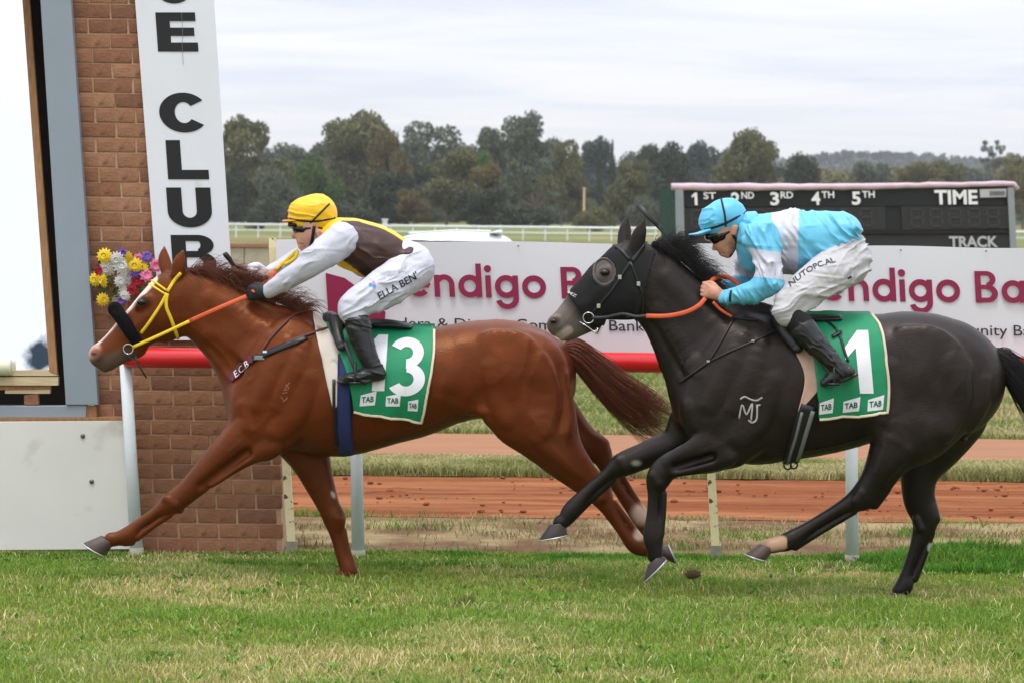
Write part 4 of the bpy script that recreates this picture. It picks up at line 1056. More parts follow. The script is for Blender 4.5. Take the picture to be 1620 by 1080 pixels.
def print_on(name, V2, F2, to_px, surf, off, material, parent, depth, maxlen=0.02):
    """flat print following a surface: 2D shape -> pixels -> points on the surface"""
    bm = bmesh.new(); vs = [bm.verts.new((p[0], p[1], 0)) for p in V2]; bm.verts.ensure_lookup_table()
    for f in F2:
        try: bm.faces.new([vs[i] for i in f])
        except ValueError: pass
    bmesh.ops.triangulate(bm, faces=bm.faces[:])
    for _ in range(5):
        long = [e for e in bm.edges if e.calc_length() > maxlen]
        if not long: break
        bmesh.ops.subdivide_edges(bm, edges=long, cuts=1, use_grid_fill=False)
        bmesh.ops.triangulate(bm, faces=[f for f in bm.faces if len(f.verts) > 3])
    bm.verts.index_update()
    V = []; Z = [p[2] if len(p) > 2 else 0 for p in V2]
    for v in bm.verts:
        a, b = to_px(v.co.x, v.co.y); q = surf.pxn(a, b, depth, off)[0]; V.append(tuple(q))
    F = [tuple(v.index for v in f.verts) for f in bm.faces]; bm.free()
    return mesh(name, V, F, material, parent, smooth=True)
# ================================================================== HORSES
def hoof(name, d, yo, cor, cr, toe, heel, parent, hm, shoe=True):
    """horn capsule from the coronet ring to the sole line toe-heel, with an iron shoe"""
    mpp = d/FPX; c = P(cor[0], cor[1], d+yo); t = P(*toe, d+yo); h = P(*heel, d+yo)
    mid = (t+h)/2; ax = (t-h)/2; lat = Vector((0, 1, 0)); n = 16; V = []; F = []
    up = (c-mid); cax = ax.normalized()*cr*mpp
    rings = []
    for j, (u, s, lw) in enumerate([(0.0, 1.0, 0.058), (0.07, 1.0, 0.058), (0.55, None, 0.052), (0.92, None, 0.043), (1.0, None, 0.040)]):
        for k in range(n):
            a = 2*math.pi*k/n; ca, sa = math.cos(a), math.sin(a)
            A = ax*(1-u)+cax*u
            V.append(mid+up*u + A*ca*(1.0 if ca > 0 else 0.92) + lat*lw*sa)
    for j in range(4):
        for k in range(n):
            a = j*n+k; b = j*n+(k+1) % n; F.append((a, b, b+n, a+n))
    F.append(tuple(range(n-1, -1, -1))); F.append(tuple(4*n+k for k in range(n)))
    o = mesh(name, V, F, hm, parent, smooth=True)
    if shoe:
        nn = ax.cross(lat).normalized()
        if nn.dot(up) > 0: nn = -nn
        pts = []
        for i in range(15):
            a = R(-150+300*i/14); pts.append(mid+ax*math.cos(a)*0.96+lat*0.054*math.sin(a)+nn*0.004)
        m = MB(); m.tube(pts, 0.009, n=6, flat=([nn]*15, 0.005)); m.build('horseshoe', 'shoe_iron', o, smooth=True)
    return o
mat('chestnut_coat', (0,0,0), 0.40, 0.24, 13, attr='col', bump=0.0016, bscale=110, spec=0.62, tint=(1.0,.50,.24), rvar=0.12, stretch=(.5,1,1), detail=8)
mat('dark_coat', (0,0,0), 0.40, 0.3, 13, attr='col', bump=0.0016, bscale=110, spec=0.36, tint=(1.0,.86,.78), rvar=0.12, stretch=(.5,1,1), detail=8)
mat('hoof_horn', lin((76,60,53)), 0.5, 0.25, 10, stretch=(1,1,3), bump=0.001, bscale=60)
mat('hoof_dark', lin((56,46,43)), 0.5, 0.25, 10, stretch=(1,1,3), bump=0.001, bscale=60)
mat('shoe_iron', lin((196,196,196)), 0.35, 0.1, 30, metal=0.7)
mat('eye_dark', lin((20,12,8)), 0.08, 0.02, 3)
mat('nostril_pink', lin((120,66,58)), 0.7, 0.1, 20)
def flesh(V, F, d, seed):
    """slack skin, muscle bundles and veins on top of the grown body"""
    f = V[F]; n = np.cross(f[:, 2]-f[:, 0], f[:, 3]-f[:, 1]); vn = np.zeros_like(V)
    for q in range(3):
        for k in range(4): vn[:, q] += np.bincount(F[:, k], weights=n[:, q], minlength=len(V))
    vn /= np.linalg.norm(vn, axis=1)[:, None]+1e-9
    px, py = proj(V); s = (V[:, 1]-d)*60; w1 = vnoise(px/90+seed, py/90, 1, 2)*50
    a = vnoise((px+w1)/46+s/40+seed, (py+px*.35)/70+s/30, 1, 2)-.5
    r = 1-np.abs(vnoise((px+w1*.6+py*.3)/30+seed*3, (py-px*.25)/75+s/25, 1, 2)*2-1)
    vv = 1-np.abs(vnoise((px+w1)/34+seed*5, (py+w1*.5)/34+s/20, 1, 2)*2-1); vein = np.clip((vv-.90)*10, 0, 1)
    legs = np.clip((py-690)/40, 0, 1)
    amp = (a*.012+(r**2-.45)*.0035)*(1-.8*legs)+vein*.0010*np.clip(vnoise(px/90, py/90+seed, 1, 1)*2-.7, 0, 1)
    return V+vn*amp[:, None]
def smooth01(x, a, b): t = np.clip((x-a)/(b-a), 0, 1); return t*t*(3-2*t)
def seg_d(px, py, a, b):
    ax, ay = a; bx, by = b; t = np.clip(((px-ax)*(bx-ax)+(py-ay)*(by-ay))/((bx-ax)**2+(by-ay)**2), 0, 1)
    return np.hypot(px-ax-t*(bx-ax), py-ay-t*(by-ay)), t

# ---------------- chestnut
DC = 17.85
B = Body(DC, 0.0075)
B.chain([(412,640,44,42),(442,612,90,56),(485,610,104,66),(530,615,107,73),(580,612,99,77),(640,606,90,77),(700,594,79,70),(750,585,77,66),(800,586,80,72),(840,592,70,66),(860,606,52,54)], k=0.05)
B.chain([(470,535,50,18),(505,525,20,12),(540,528,14,10)], k=0.06)                               # withers
B.chain([(296,468,40,20),(324,487,52,23),(370,521,62,28),(414,556,78,40),(450,590,80,50)], k=0.06)   # neck
B.chain([(272,470,40,22),(247,495,38,24),(220,518,33,19),(195,540,27,15),(175,555,23,15),(160,562,20,15.5)], k=0.035)  # head
B.chain([(280,500,34,19),(258,516,26,17)], k=0.03)                                              # jowl
B.chain([(172,572,14,12),(166,578,10,10)], k=0.02); B.chain([(185,562,16,13),(215,548,18,12)], k=0.02)
B.chain([(152,556,9,5,-0.040),(156,562,7,5,-0.042)], k=0.015, mir=True)                          # nostril rim
B.chain([(232,476,10,6,-0.068),(222,484,8,5,-0.066)], k=0.02, mir=True)                          # brow
B.chain([(232,500,6,4,-0.062),(205,528,5,4,-0.052)], k=0.02, mir=True)                           # cheek crest
B.chain([(281,434,11,9,-0.045),(284,414,9.5,6,-0.06),(290,396,1.5,1.5,-0.065)], k=0.012)
B.chain([(266,434,10,9,0.045),(260,412,9,6,0.06),(260,391,1.5,1.5,0.065)], k=0.012)
# near fore, reaching
B.chain([(462,535,30,12,-0.13),(446,570,42,14,-0.165),(420,640,50,22,-0.15)], k=0.10)                                  # shoulder blade
B.chain([(475,600,34,14,-0.175),(448,670,34,20,-0.16),(420,700,28,18,-0.14)], k=0.035)           # triceps
B.chain([(418,655,52,28,-0.12),(393,692,40,26,-0.135),(345,731,27,20,-0.14),(300,774,18.5,15,-0.14),(273,795,17.5,15,-0.14),(248,810,9.5,9,-0.14),(223,827,9,8.5,-0.14),(203,846,14,11.5,-0.14),(187,851,11.5,10.5,-0.14),(176,853,11.5,10.5,-0.14)], k=0.04)
B.chain([(208,856,7,6,-0.14),(198,858,5,5,-0.14)], k=0.012)
# extensor of the forearm, knee bones, flexor tendon
B.chain([(388,680,20,10,-0.195),(350,720,15,9,-0.185),(312,760,7,5,-0.172)], k=0.018); B.chain([(430,705,16,9,-0.20),(385,728,12,8,-0.192),(335,765,6,5,-0.175)], k=0.018)
B.chain([(264,789,8,7,-0.165),(277,797,8,6,-0.178)], k=0.012); B.chain([(285,806,6,6,-0.15),(276,806,6,6,-0.15)], k=0.01)
B.chain([(268,814,5.5,5,-0.15),(245,829,5,4.5,-0.15),(217,850,6,6,-0.15)], k=0.005)
B.chain([(470,680,48,28,0.12),(489,722,33,24,0.13),(507,768,23,18,0.13),(520,800,18,15,0.13),(529,820,18,15,0.13),(532,847,9.5,9,0.13),(541,880,9,8.5,0.13),(551,901,14,11.5,0.13),(545,911,12,10.5,0.13),(540,915,12,10.5,0.13)], k=0.04)
B.chain([(524,812,8,7,0.105),(534,820,8,7,0.10)], k=0.012); B.chain([(542,838,6,5.5,0.13),(549,868,5.5,5,0.13),(558,898,7,6,0.13)], k=0.006)
B.chain([(470,716,18,10,0.08),(495,765,12,8,0.09)], k=0.02)
# near hind, pushing off
B.chain([(828,600,74,30,-0.13),(852,655,58,30,-0.15),(880,708,40,28,-0.14),(918,750,27,20,-0.14),(945,776,21,14,-0.14),(962,803,12.5,10.5,-0.14),(985,838,9.5,9,-0.14),(1006,861,14.5,12,-0.14),(1026,868,12,11,-0.14),(1040,870,12,11,-0.14)], k=0.045)
B.chain([(795,640,40,20,-0.16),(812,676,28,20,-0.15),(850,700,26,18,-0.15)], k=0.04)             # stifle
B.chain([(958,766,8,8,-0.14),(930,745,8,7,-0.14)], k=0.02)
B.chain([(972,796,5.5,5,-0.145),(997,828,5,4.5,-0.145),(1014,853,6,6,-0.145)], k=0.005)
B.chain([(893,690,9,6,-0.185),(930,735,6,5,-0.165),(958,765,6,5,-0.15)], k=0.010)
B.chain([(862,690,22,10,-0.225),(895,730,16,9,-0.20),(925,757,8,6,-0.175)], k=0.02)
B.chain([(938,778,8,5,-0.178),(950,788,8,5,-0.178)], k=0.012)
# far hind
B.chain([(845,640,60,30,0.12),(885,680,44,28,0.14),(918,702,32,22,0.14),(946,712,21,14,0.14),(961,742,11,10,0.14),(987,786,9.5,9,0.14),(1012,818,14,12,0.14),(1020,838,12,11,0.14),(1018,850,11,11,0.14)], k=0.04)
B.chain([(957,700,7,7,0.14),(935,690,8,7,0.14)], k=0.014); B.chain([(973,732,5.5,5,0.14),(998,776,5,5,0.14),(1019,810,6.5,6,0.14)], k=0.005)
B.chain([(884,552,14,13),(900,556,11,10),(925,565,8,8)], k=0.02)                                 # dock
# soft hollows: jugular, behind the shoulder, flank, thigh
B.chain([(335,548,9,10,-0.098),(378,588,12,10,-0.14)], k=0.045, op='sub', mir=True)
B.chain([(508,555,14,8,-0.290),(490,620,14,8,-0.282),(476,690,14,8,-0.262)], k=0.06, op='sub', mir=True)
B.chain([(745,555,22,8,-0.272),(765,640,20,8,-0.268)], k=0.07, op='sub', mir=True)
B.chain([(892,560,10,7,-0.225),(884,660,12,8,-0.268)], k=0.06, op='sub', mir=True)
B.chain([(838,560,12,8,-0.285),(850,640,12,8,-0.285)], k=0.05, op='sub', mir=True)
B.chain([(390,716,7,6,-0.215),(320,768,5,5,-0.196)], k=0.03, op='sub')
B.muscles([([(312,514,13),(350,548,17),(392,598,20)],.006,.022), ([(322,468,14),(370,496,18),(420,530,20)],.004,.022),
  ([(462,528,12),(428,598,18),(402,650,16)],.007,.016), ([(486,536,13),(458,600,18),(432,652,15)],.008,.014), ([(498,590,18),(466,648,24),(430,692,16)],.012,.014), ([(384,632,13),(396,686,12)],.006,.014),
  ([(770,535,18),(815,550,30),(850,592,24)],.003,.03), ([(846,562,18),(866,622,24),(862,684,20)],.011,.016), ([(892,582,10),(899,640,13),(898,694,11)],.007,.014), ([(772,570,14),(786,625,20),(806,672,18)],.010,.016),
  ([(690,628,10),(735,646,12),(772,652,8)],.004,.018), ([(860,704,14),(892,734,12),(920,757,7)],.006,.012)]+[([(600+i*17,600,4.5),(596+i*17,640,5.5),(588+i*17,682-i*4,4)],.002,.012) for i in range(7)])
B.muscles([([(500,690,2.6),(560,697,3),(640,684,3),(715,656,2.2)],.003,.004), ([(300,514,2.4),(350,556,3),(372,590,2.4)],.002,.005), ([(236,506,2),(214,530,2.2),(200,545,2)],.002,.004), ([(432,650,2),(412,672,2.2),(372,706,2),(330,742,1.8)],.002,.003), ([(835,650,2),(868,700,2.2),(912,745,2)],.002,.003)], mir=False)
Vc, Fc = B.mesh(4); Vc = flesh(Vc, Fc, DC, 2.3)
px, py = proj(Vc); yo = Vc[:, 1]-DC
nz_ = vnoise(px*0.02, py*0.02+yo*9, 1.0, 4)
base = np.array(lin((94,39,15))); dark = np.array(lin((64,27,12)))
C = base[None]*(0.8+0.4*nz_[:, None])
t = np.clip(smooth01(py, 640, 720)*0.6+(px < 320)*0.25, 0, 1)[:, None]*0.7; C = C*(1-t)+dark*t      # darker legs and face
# mud-free markings: blaze down the front of the face, grey muzzle, white heel marks
f = P(243,443,DC); g_ = P(143,547,DC)
dd, tt = seg_d(px, py, (243,441), (143,549))
bl = (1-smooth01(dd, 5, 9))*(px < 250)*(np.abs(yo) < 0.055)*(py < 562)
C = C*(1-bl[:, None])+np.array(lin((222,206,196)))*bl[:, None]
mz = (1-smooth01(seg_d(px, py, (150,585), (200,568))[0], 12, 24))*(px < 232)
C = C*(1-mz[:, None])+np.array(lin((82,68,60)))*mz[:, None]
pk = (1-smooth01(np.hypot(px-143, py-553), 10, 20)); C = C*(1-pk[:, None])+np.array(lin((196,150,138)))*pk[:, None]
for (cx, cy, r_, yy) in ((1016,812,17,0.14),(1012,846,11,-0.14)):
    m_ = (1-smooth01(np.hypot(px-cx, py-cy)+(nz_-.5)*14, r_*0.4, r_*1.3))*(np.abs(yo-yy) < 0.12); C = C*(1-m_[:, None])+np.array(lin((206,180,160)))*m_[:, None]
m_ = (1-smooth01(np.hypot((px-527)*1.6-(py-782)*.5, py-782), 2, 8))*(yo > 0); C = C*(1-m_[:, None])+np.array(lin((200,180,168)))*m_[:, None]
m_ = (1-smooth01(np.hypot((px-224)*.8+(py-478)*.3, (py-478)), 7, 15))*(np.abs(yo) > .03); C = C*(1-m_[:, None]*.8)+np.array(lin((30,20,16)))*m_[:, None]*.8
m_ = (1-smooth01(np.hypot(px-153, (py-558)*1.2), 5, 11))*(np.abs(yo) > .02); C = C*(1-m_[:, None]*.7)+np.array(lin((92,52,46)))*m_[:, None]*.7
horse_c = empty('racehorse', P(560, 915, DC).to_tuple()[:2]+(0.0,))
tag(horse_c, 'chestnut racehorse with white blaze galloping past the brick tower, leading', 'horse', 'racehorses')
mesh('body', Vc, Fc, 'chestnut_coat', horse_c, smooth=True, colors=C)
Sc = Surf((Vc, Fc))
hoof('hoof', DC, -0.14, (171,853), 12.5, (132,858), (168,879), horse_c, 'hoof_horn')
hoof('hoof', DC, 0.13, (540,914), 13, (514,926), (560,927), horse_c, 'hoof_horn')
hoof('hoof', DC, -0.14, (1046,872), 13, (1069,891), (1056,861), horse_c, 'hoof_horn')
hoof('hoof', DC, 0.14, (1016,856), 12, (1034,882), (1040,852), horse_c, 'hoof_horn')
def ball(name, p, r, material, parent, sc=(1, 1, 1)):
    bm = bmesh.new(); bmesh.ops.create_uvsphere(bm, u_segments=14, v_segments=9, radius=r)
    V = [(p[0]+v.co.x*sc[0], p[1]+v.co.y*sc[1], p[2]+v.co.z*sc[2]) for v in bm.verts]; F = [tuple(v.index for v in f.verts) for f in bm.faces]; bm.free()
    return mesh(name, V, F, material, parent, smooth=True)
q, _ = Sc.pxn(223, 478, DC, -0.010); ball('eye', q, 0.024, 'eye_dark', horse_c, (1.2, 1, .8))
q, _ = Sc.pxn(149, 558, DC, -0.006); ball('nostril', q, 0.016, 'nostril_pink', horse_c, (1.2, .8, .8))

# ---------------- dark horse
DB = 17.15
B = Body(DB, 0.0075)
B.chain([(1108,645,44,44),(1135,616,76,58),(1180,618,114,68),(1230,613,117,76),(1290,608,112,81),(1350,601,104,79),(1400,594,98,73),(1450,592,98,74),(1498,600,92,70),(1528,612,57,55)], k=0.05)
B.chain([(1160,520,50,18),(1205,500,20,12),(1250,508,14,10)], k=0.06)
B.chain([(1002,420,38,21),(1026,442,52,24),(1078,497,63,30),(1128,558,86,44),(1160,600,84,52)], k=0.06)
B.chain([(990,432,42,23),(965,452,40,25),(940,471,34,20),(915,492,28,16),(897,508,24,16),(885,514,20,16)], k=0.035)
B.chain([(996,462,34,20),(972,474,28,18)], k=0.03)
B.chain([(898,526,14,13),(893,530,10,10)], k=0.02); B.chain([(910,520,15,13),(938,503,18,13)], k=0.02)
B.chain([(878,507,9,5,-0.041),(882,513,7,5,-0.043)], k=0.015, mir=True)
B.chain([(957,432,10,6,-0.066),(948,440,8,5,-0.066)], k=0.02, mir=True)
B.chain([(955,456,6,4,-0.062),(926,482,5,4,-0.052)], k=0.02, mir=True)
B.chain([(1006,394,12,9,-0.045),(1012,370,10.5,6,-0.06),(1021,345,1.5,1.5,-0.065)], k=0.012)
B.chain([(988,390,11,9,0.045),(989,366,9.5,6,0.06),(993,342,1.5,1.5,0.065)], k=0.012)
# near fore, folded
B.chain([(1180,535,30,12,-0.13),(1165,575,44,15,-0.17),(1130,650,50,22,-0.16)], k=0.10)
B.chain([(1205,600,40,15,-0.185),(1185,670,40,20,-0.17),(1160,708,30,18,-0.15)], k=0.035)
B.chain([(1150,672,62,32,-0.12),(1126,712,35,28,-0.14),(1085,727,24,19,-0.14),(1056,739,20.5,17,-0.14),(1042,756,19.5,16,-0.14),(1035,782,10.5,10,-0.14),(1033,812,10,9.5,-0.14),(1033,846,15.5,12.5,-0.14),(1035,866,13,12,-0.14),(1036,878,12.5,11.5,-0.14)], k=0.04)
B.chain([(1120,700,20,10,-0.20),(1085,716,14,9,-0.19),(1055,730,8,6,-0.175)], k=0.018); B.chain([(1150,722,16,9,-0.205),(1105,738,11,8,-0.19),(1066,748,6,5,-0.175)], k=0.018)
B.chain([(1034,752,8,7,-0.17),(1042,764,8,6,-0.178)], k=0.012)
B.chain([(1050,780,5.5,5,-0.15),(1049,812,5,4.5,-0.15),(1045,846,6,6,-0.15)], k=0.005)
# far fore, reaching
B.chain([(1105,672,48,30,0.12),(1072,700,29,23,0.13),(1030,716,22,18,0.13),(986,734,19.5,16,0.13),(961,750,10.5,10,0.13),(932,775,10,9.5,0.13),(906,805,15,12.5,0.13),(895,820,12.5,11.5,0.13),(887,826,12.5,11.5,0.13)], k=0.04)
B.chain([(969,759,6,5.5,0.13),(941,784,5.5,5,0.13),(912,811,7,6,0.13)], k=0.005); B.chain([(980,728,8,7,0.10),(992,740,8,6,0.095)], k=0.012)
# near hind, swung forward
B.chain([(1480,610,84,30,-0.13),(1452,668,62,32,-0.15),(1412,716,37,30,-0.14),(1388,757,26.5,20,-0.14),(1367,784,22,14.5,-0.14),(1336,800,12,11,-0.14),(1288,829,10,9.5,-0.14),(1252,853,15,12.5,-0.14),(1232,860,12.5,11.5,-0.14),(1220,863,12,11.5,-0.14)], k=0.045)
B.chain([(1400,640,40,20,-0.17),(1412,680,30,20,-0.16)], k=0.04)
B.chain([(1384,797,8,8,-0.14),(1400,775,8,7,-0.14)], k=0.02)
B.chain([(1352,808,5.5,5,-0.145),(1302,838,5,4.5,-0.145),(1258,865,6,6,-0.145)], k=0.005)
B.chain([(1428,735,9,6,-0.185),(1408,765,6,5,-0.165),(1388,792,6,5,-0.15)], k=0.010)
B.chain([(1420,700,22,10,-0.225),(1396,742,14,9,-0.20),(1378,772,8,6,-0.175)], k=0.02)
B.chain([(1362,780,8,5,-0.178),(1355,792,8,5,-0.178)], k=0.012)
# far hind, planted
B.chain([(1500,640,72,32,0.12),(1482,692,50,32,0.14),(1456,745,31,25,0.14),(1454,790,25,19,0.14),(1464,822,21,14.5,0.14),(1451,860,11.5,10.5,0.14),(1436,902,9.5,9,0.14),(1431,925,14.5,12,0.14),(1424,934,13,12,0.14)], k=0.04)
B.chain([(1480,820,8,8,0.14),(1472,790,8,7,0.14)], k=0.014); B.chain([(1474,842,6,6,0.14),(1461,880,5.5,5,0.14),(1447,915,6.5,6,0.14)], k=0.005); B.chain([(1450,820,7,6,0.10),(1455,835,7,6,0.10)], k=0.01)
B.chain([(1562,560,15,13),(1580,566,11,10),(1600,574,8,8)], k=0.02)
B.chain([(1036,512,9,10,-0.102),(1078,576,12,10,-0.15)], k=0.045, op='sub', mir=True)
B.chain([(1242,555,14,8,-0.300),(1226,630,14,8,-0.292),(1212,705,14,8,-0.272)], k=0.06, op='sub', mir=True)
B.chain([(1396,560,22,8,-0.282),(1388,655,20,8,-0.278)], k=0.07, op='sub', mir=True)
B.chain([(1556,570,10,7,-0.235),(1545,660,12,8,-0.262)], k=0.06, op='sub', mir=True)
B.chain([(1490,560,12,8,-0.290),(1480,650,12,8,-0.292)], k=0.05, op='sub', mir=True)
B.chain([(1125,722,7,6,-0.215),(1070,738,5,5,-0.196)], k=0.03, op='sub')
B.muscles([([(1036,486,14),(1066,532,18),(1104,590,22)],.006,.022), ([(1042,432,14),(1086,472,18),(1140,522,20)],.004,.022),
  ([(1182,522,14),(1148,600,20),(1118,652,16)],.007,.016), ([(1210,532,14),(1184,602,20),(1154,656,16)],.008,.014), ([(1230,592,20),(1200,656,26),(1164,702,17)],.012,.014), ([(1088,632,13),(1098,680,12)],.007,.012),
  ([(1425,528,18),(1478,548,32),(1520,592,24)],.003,.03), ([(1508,562,20),(1514,628,26),(1488,690,22)],.011,.016), ([(1560,590,11),(1554,645,14),(1522,694,13)],.007,.014), ([(1410,570,14),(1408,625,22),(1424,680,19)],.010,.016),
  ([(1340,640,10),(1380,655,12),(1400,668,8)],.004,.018), ([(1440,704,14),(1414,740,12),(1392,768,7)],.006,.012)]+[([(1310+i*15,600,4.5),(1306+i*15,650,5.5),(1298+i*15,694-i*3,4)],.002,.012) for i in range(6)])
B.muscles([([(1215,715,2.6),(1280,712,3),(1350,696,3),(1390,680,2.2)],.003,.004), ([(1020,478,2.4),(1060,538,3),(1082,580,2.4)],.002,.005), ([(925,470,2),(908,492,2.2),(898,505,2)],.002,.004), ([(1160,690,2),(1128,708,2.2),(1082,722,2)],.002,.003), ([(1450,650,2),(1432,700,2.2),(1398,750,2)],.002,.003)], mir=False)
Vb, Fb = B.mesh(4); Vb = flesh(Vb, Fb, DB, 7.1)
px, py = proj(Vb); yo = Vb[:, 1]-DB
nz_ = vnoise(px*0.02, py*0.02+yo*9, 1.0, 4)
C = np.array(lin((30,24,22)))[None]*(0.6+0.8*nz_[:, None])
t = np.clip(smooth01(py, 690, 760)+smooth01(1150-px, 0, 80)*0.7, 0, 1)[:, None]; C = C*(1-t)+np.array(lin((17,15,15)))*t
mz = (1-smooth01((px*0.64-py*0.77)-(899*0.64-465*0.77), 6, 14))*0+smooth01(-(px-915)*0.8+(py-482)*0.6, 0, 26)*(px < 940)*(py > 440)*(py < 600)
C = C*(1-mz[:, None])+np.array(lin((98,88,82)))*mz[:, None]
m_ = (1-smooth01(seg_d(px, py, (884,534), (900,522))[0], 4, 9))*(px < 920); C = C*(1-m_[:, None]*0.6)+np.array(lin((196,176,164)))*m_[:, None]*0.6
m_ = (1-smooth01(seg_d(px, py, (1212,862), (1236,858))[0], 9, 14))*(yo < 0)*(px < 1246); C = C*(1-m_[:, None])+np.array(lin((176,140,112)))*m_[:, None]
m_ = (1-smooth01(np.hypot(px-1472, (py-866)*0.6), 3, 6))*(yo > 0); C = C*(1-m_[:, None])+np.array(lin((170,168,164)))*m_[:, None]
m_ = (1-smooth01(np.hypot((px-1007)*0.6, py-732), 1, 7))*(yo > 0); C = C*(1-m_[:, None])+np.array(lin((150,150,128)))*m_[:, None]
m_ = (1-smooth01(np.hypot((px-956)/17, (py-430)/21), .8, 1.1))*(np.abs(yo) > .03); C = C*(1-m_[:, None])+np.array(lin((78,70,66)))*m_[:, None]
m_ = (1-smooth01(np.hypot(px-957, (py-431)*1.2), 6, 11))*(np.abs(yo) > .03); C = C*(1-m_[:, None]*.9)+np.array(lin((24,20,19)))*m_[:, None]*.9
m_ = (1-smooth01(np.hypot(px-879, (py-508)*1.2), 5, 11))*(np.abs(yo) > .02); C = C*(1-m_[:, None]*.8)+np.array(lin((40,32,30)))*m_[:, None]*.8
horse_b = empty('racehorse', P(1250, 940, DB).to_tuple()[:2]+(0.0,))
tag(horse_b, 'near black racehorse in a hood galloping behind the chestnut, number one', 'horse', 'racehorses')
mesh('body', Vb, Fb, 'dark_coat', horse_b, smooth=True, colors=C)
Sb = Surf((Vb, Fb))
hoof('hoof', DB, -0.14, (1034,884), 13.5, (1017,920), (1056,881), horse_b, 'hoof_dark')
hoof('hoof', DB, 0.13, (882,827), 13.5, (852,853), (900,844), horse_b, 'hoof_dark')
hoof('hoof', DB, -0.14, (1214,863), 13, (1179,875), (1213,886), horse_b, 'hoof_horn')
hoof('hoof', DB, 0.14, (1422,936), 14, (1390,951), (1442,952), horse_b, 'hoof_dark')
q, _ = Sb.pxn(957, 431, DB, -0.010); ball('eye', q, 0.023, 'eye_dark', horse_b, (1.2, 1, .8))
q, _ = Sb.pxn(876, 508, DB, -0.006); ball('nostril', q, 0.017, 'eye_dark', horse_b, (1.2, .8, .8))
# ================================================================== HAIR AND TACK
def hair_mesh(name, strands, r, colr, parent, n=3):
    V = []; F = []; C = []
    rs = np.random.RandomState(len(strands))
    for S in strands:
        S = np.asarray(S); m = len(S); b = len(V)
        t = np.gradient(S, axis=0); t /= np.linalg.norm(t, axis=1)[:, None]+1e-9
        u = np.cross(t, [0.3, 1, 0.2]); u /= np.linalg.norm(u, axis=1)[:, None]+1e-9; v = np.cross(t, u)
        rr = r*(0.7+.6*rs.rand())*np.linspace(1, .25, m)
        c = colr(rs)
        for k in range(n):
            a = 2*math.pi*k/n
            V.append(S+u*(math.cos(a)*rr)[:, None]+v*(math.sin(a)*rr)[:, None])
        C.append(np.tile(c, (m*n, 1)))
    # rings are stored side-wise: build faces
    Vf = []; Ff = []; base = 0; idx = 0
    for S in strands:
        m = len(S); blk = np.stack(V[idx:idx+n], 1).reshape(-1, 3); idx += n; Vf.append(blk)
        I = base+np.arange(m*n).reshape(m, n)
        for k in range(n):
            k2 = (k+1) % n; Ff.append(np.stack([I[:-1, k], I[:-1, k2], I[1:, k2], I[1:, k]], 1))
        base += m*n
    return mesh(name, np.concatenate(Vf), np.concatenate(Ff), 'hair', parent, smooth=True, colors=np.concatenate(C))
mat('hair', (0,0,0), 0.5, 0.15, 30, attr='col', spec=0.35)
def tail(horse, d, centre, spread, count, colr, seed, droop=0.1):
    rs = np.random.RandomState(seed); A = crom(centre, 8); sp = np.interp(np.linspace(0, 1, len(A)), np.linspace(0, 1, len(spread)), spread); st = []
    tt = np.linspace(0, 1, len(A))
    for i in range(count):
        a = rs.rand()*6.28; q = rs.rand()**.6; ln = .78+.22*rs.rand() if rs.rand() < .55 else .35+.5*rs.rand(); fly = (rs.rand() < .16)*(8+30*rs.rand())
        m = max(6, int(len(A)*ln)); ph = rs.rand()*6.28; fr_ = 1+2*rs.rand(); am = rs.rand()*9
        ox, oy = math.cos(a)*q, math.sin(a)*q
        S = []
        for j in range(m):
            s_ = sp[j]; t = tt[j]
            w = am*math.sin(ph+fr_*6*t)*t
            px_ = A[j, 0]+w*.4; py_ = A[j, 1]+ox*s_+w+droop*(1-ln)*90*t**1.5+(max(0, ox)*26*droop*t)+fly*t**1.6*(1.2 if ox > -.3 else -.5)
            S.append(tuple(P(px_, py_, d+oy*s_*d/FPX*.8)))
        st.append(S)
    return hair_mesh('tail', st, 0.0020, colr, horse)
def mane(horse, d, crest, count, flow, length, colr, seed, name='mane', r=0.0017, lift=0.5):
    """strands rooted along the crest, swept back and falling"""
    rs = np.random.RandomState(seed); A = crom(crest, 12); st = []
    for i in range(count):
        k = rs.randint(len(A)); rx, ry = A[k, 0]+rs.uniform(-3, 3), A[k, 1]+rs.uniform(-1, 5)
        ln = (length[0]+(length[1]-length[0])*rs.rand())*(A[k, 2] if A.shape[1] > 2 else 1); side = rs.uniform(-1, 1)
        ang = flow+rs.normal(0, .42); up = lift*(0.5+rs.rand()); S = []
        cl = rs.uniform(-1, 1)
        for j in range(9):
            t = j/8; px_ = rx+math.cos(ang)*ln*t+cl*5*math.sin(t*5)*t; py_ = ry-up*ln*.6*math.sin(t*2.4)+math.sin(ang)*ln*t+ln*.22*t*t
            S.append(tuple(P(px_, py_, d+side*(.035+.05*t))))
        st.append(S)
    return hair_mesh(name, st, r, colr, horse)
c1 = lambda rs: np.array(lin((96,48,26)))*(.65+.6*rs.rand())
c1d = lambda rs: np.array(lin((104,52,30)))*(.5+.9*rs.rand())
c2 = lambda rs: np.array(lin((28,24,24)))*(.5+.9*rs.rand())
tail(horse_c, DC, [(888,553),(915,560),(950,588),(990,618),(1030,641),(1072,664)], [10,25,31,33,30,22], 1500, c1d, 5, .9)
tail(horse_b, DB, [(1570,559),(1594,578),(1622,604),(1660,622),(1700,632)], [9,28,38,40,34], 1300, c2, 6, .8)
mane(horse_c, DC, [(296,430,.8),(330,434,1),(365,452,1.1),(395,466,1.0),(430,472,1.0),(478,492,.8)], 1500, .15, (22,56), c1, 7, lift=.55)
mane(horse_c, DC, [(366,452,1),(385,460,1),(400,464,1)], 420, -.9, (24,44), c1, 9, name='mane_tuft', lift=.4)
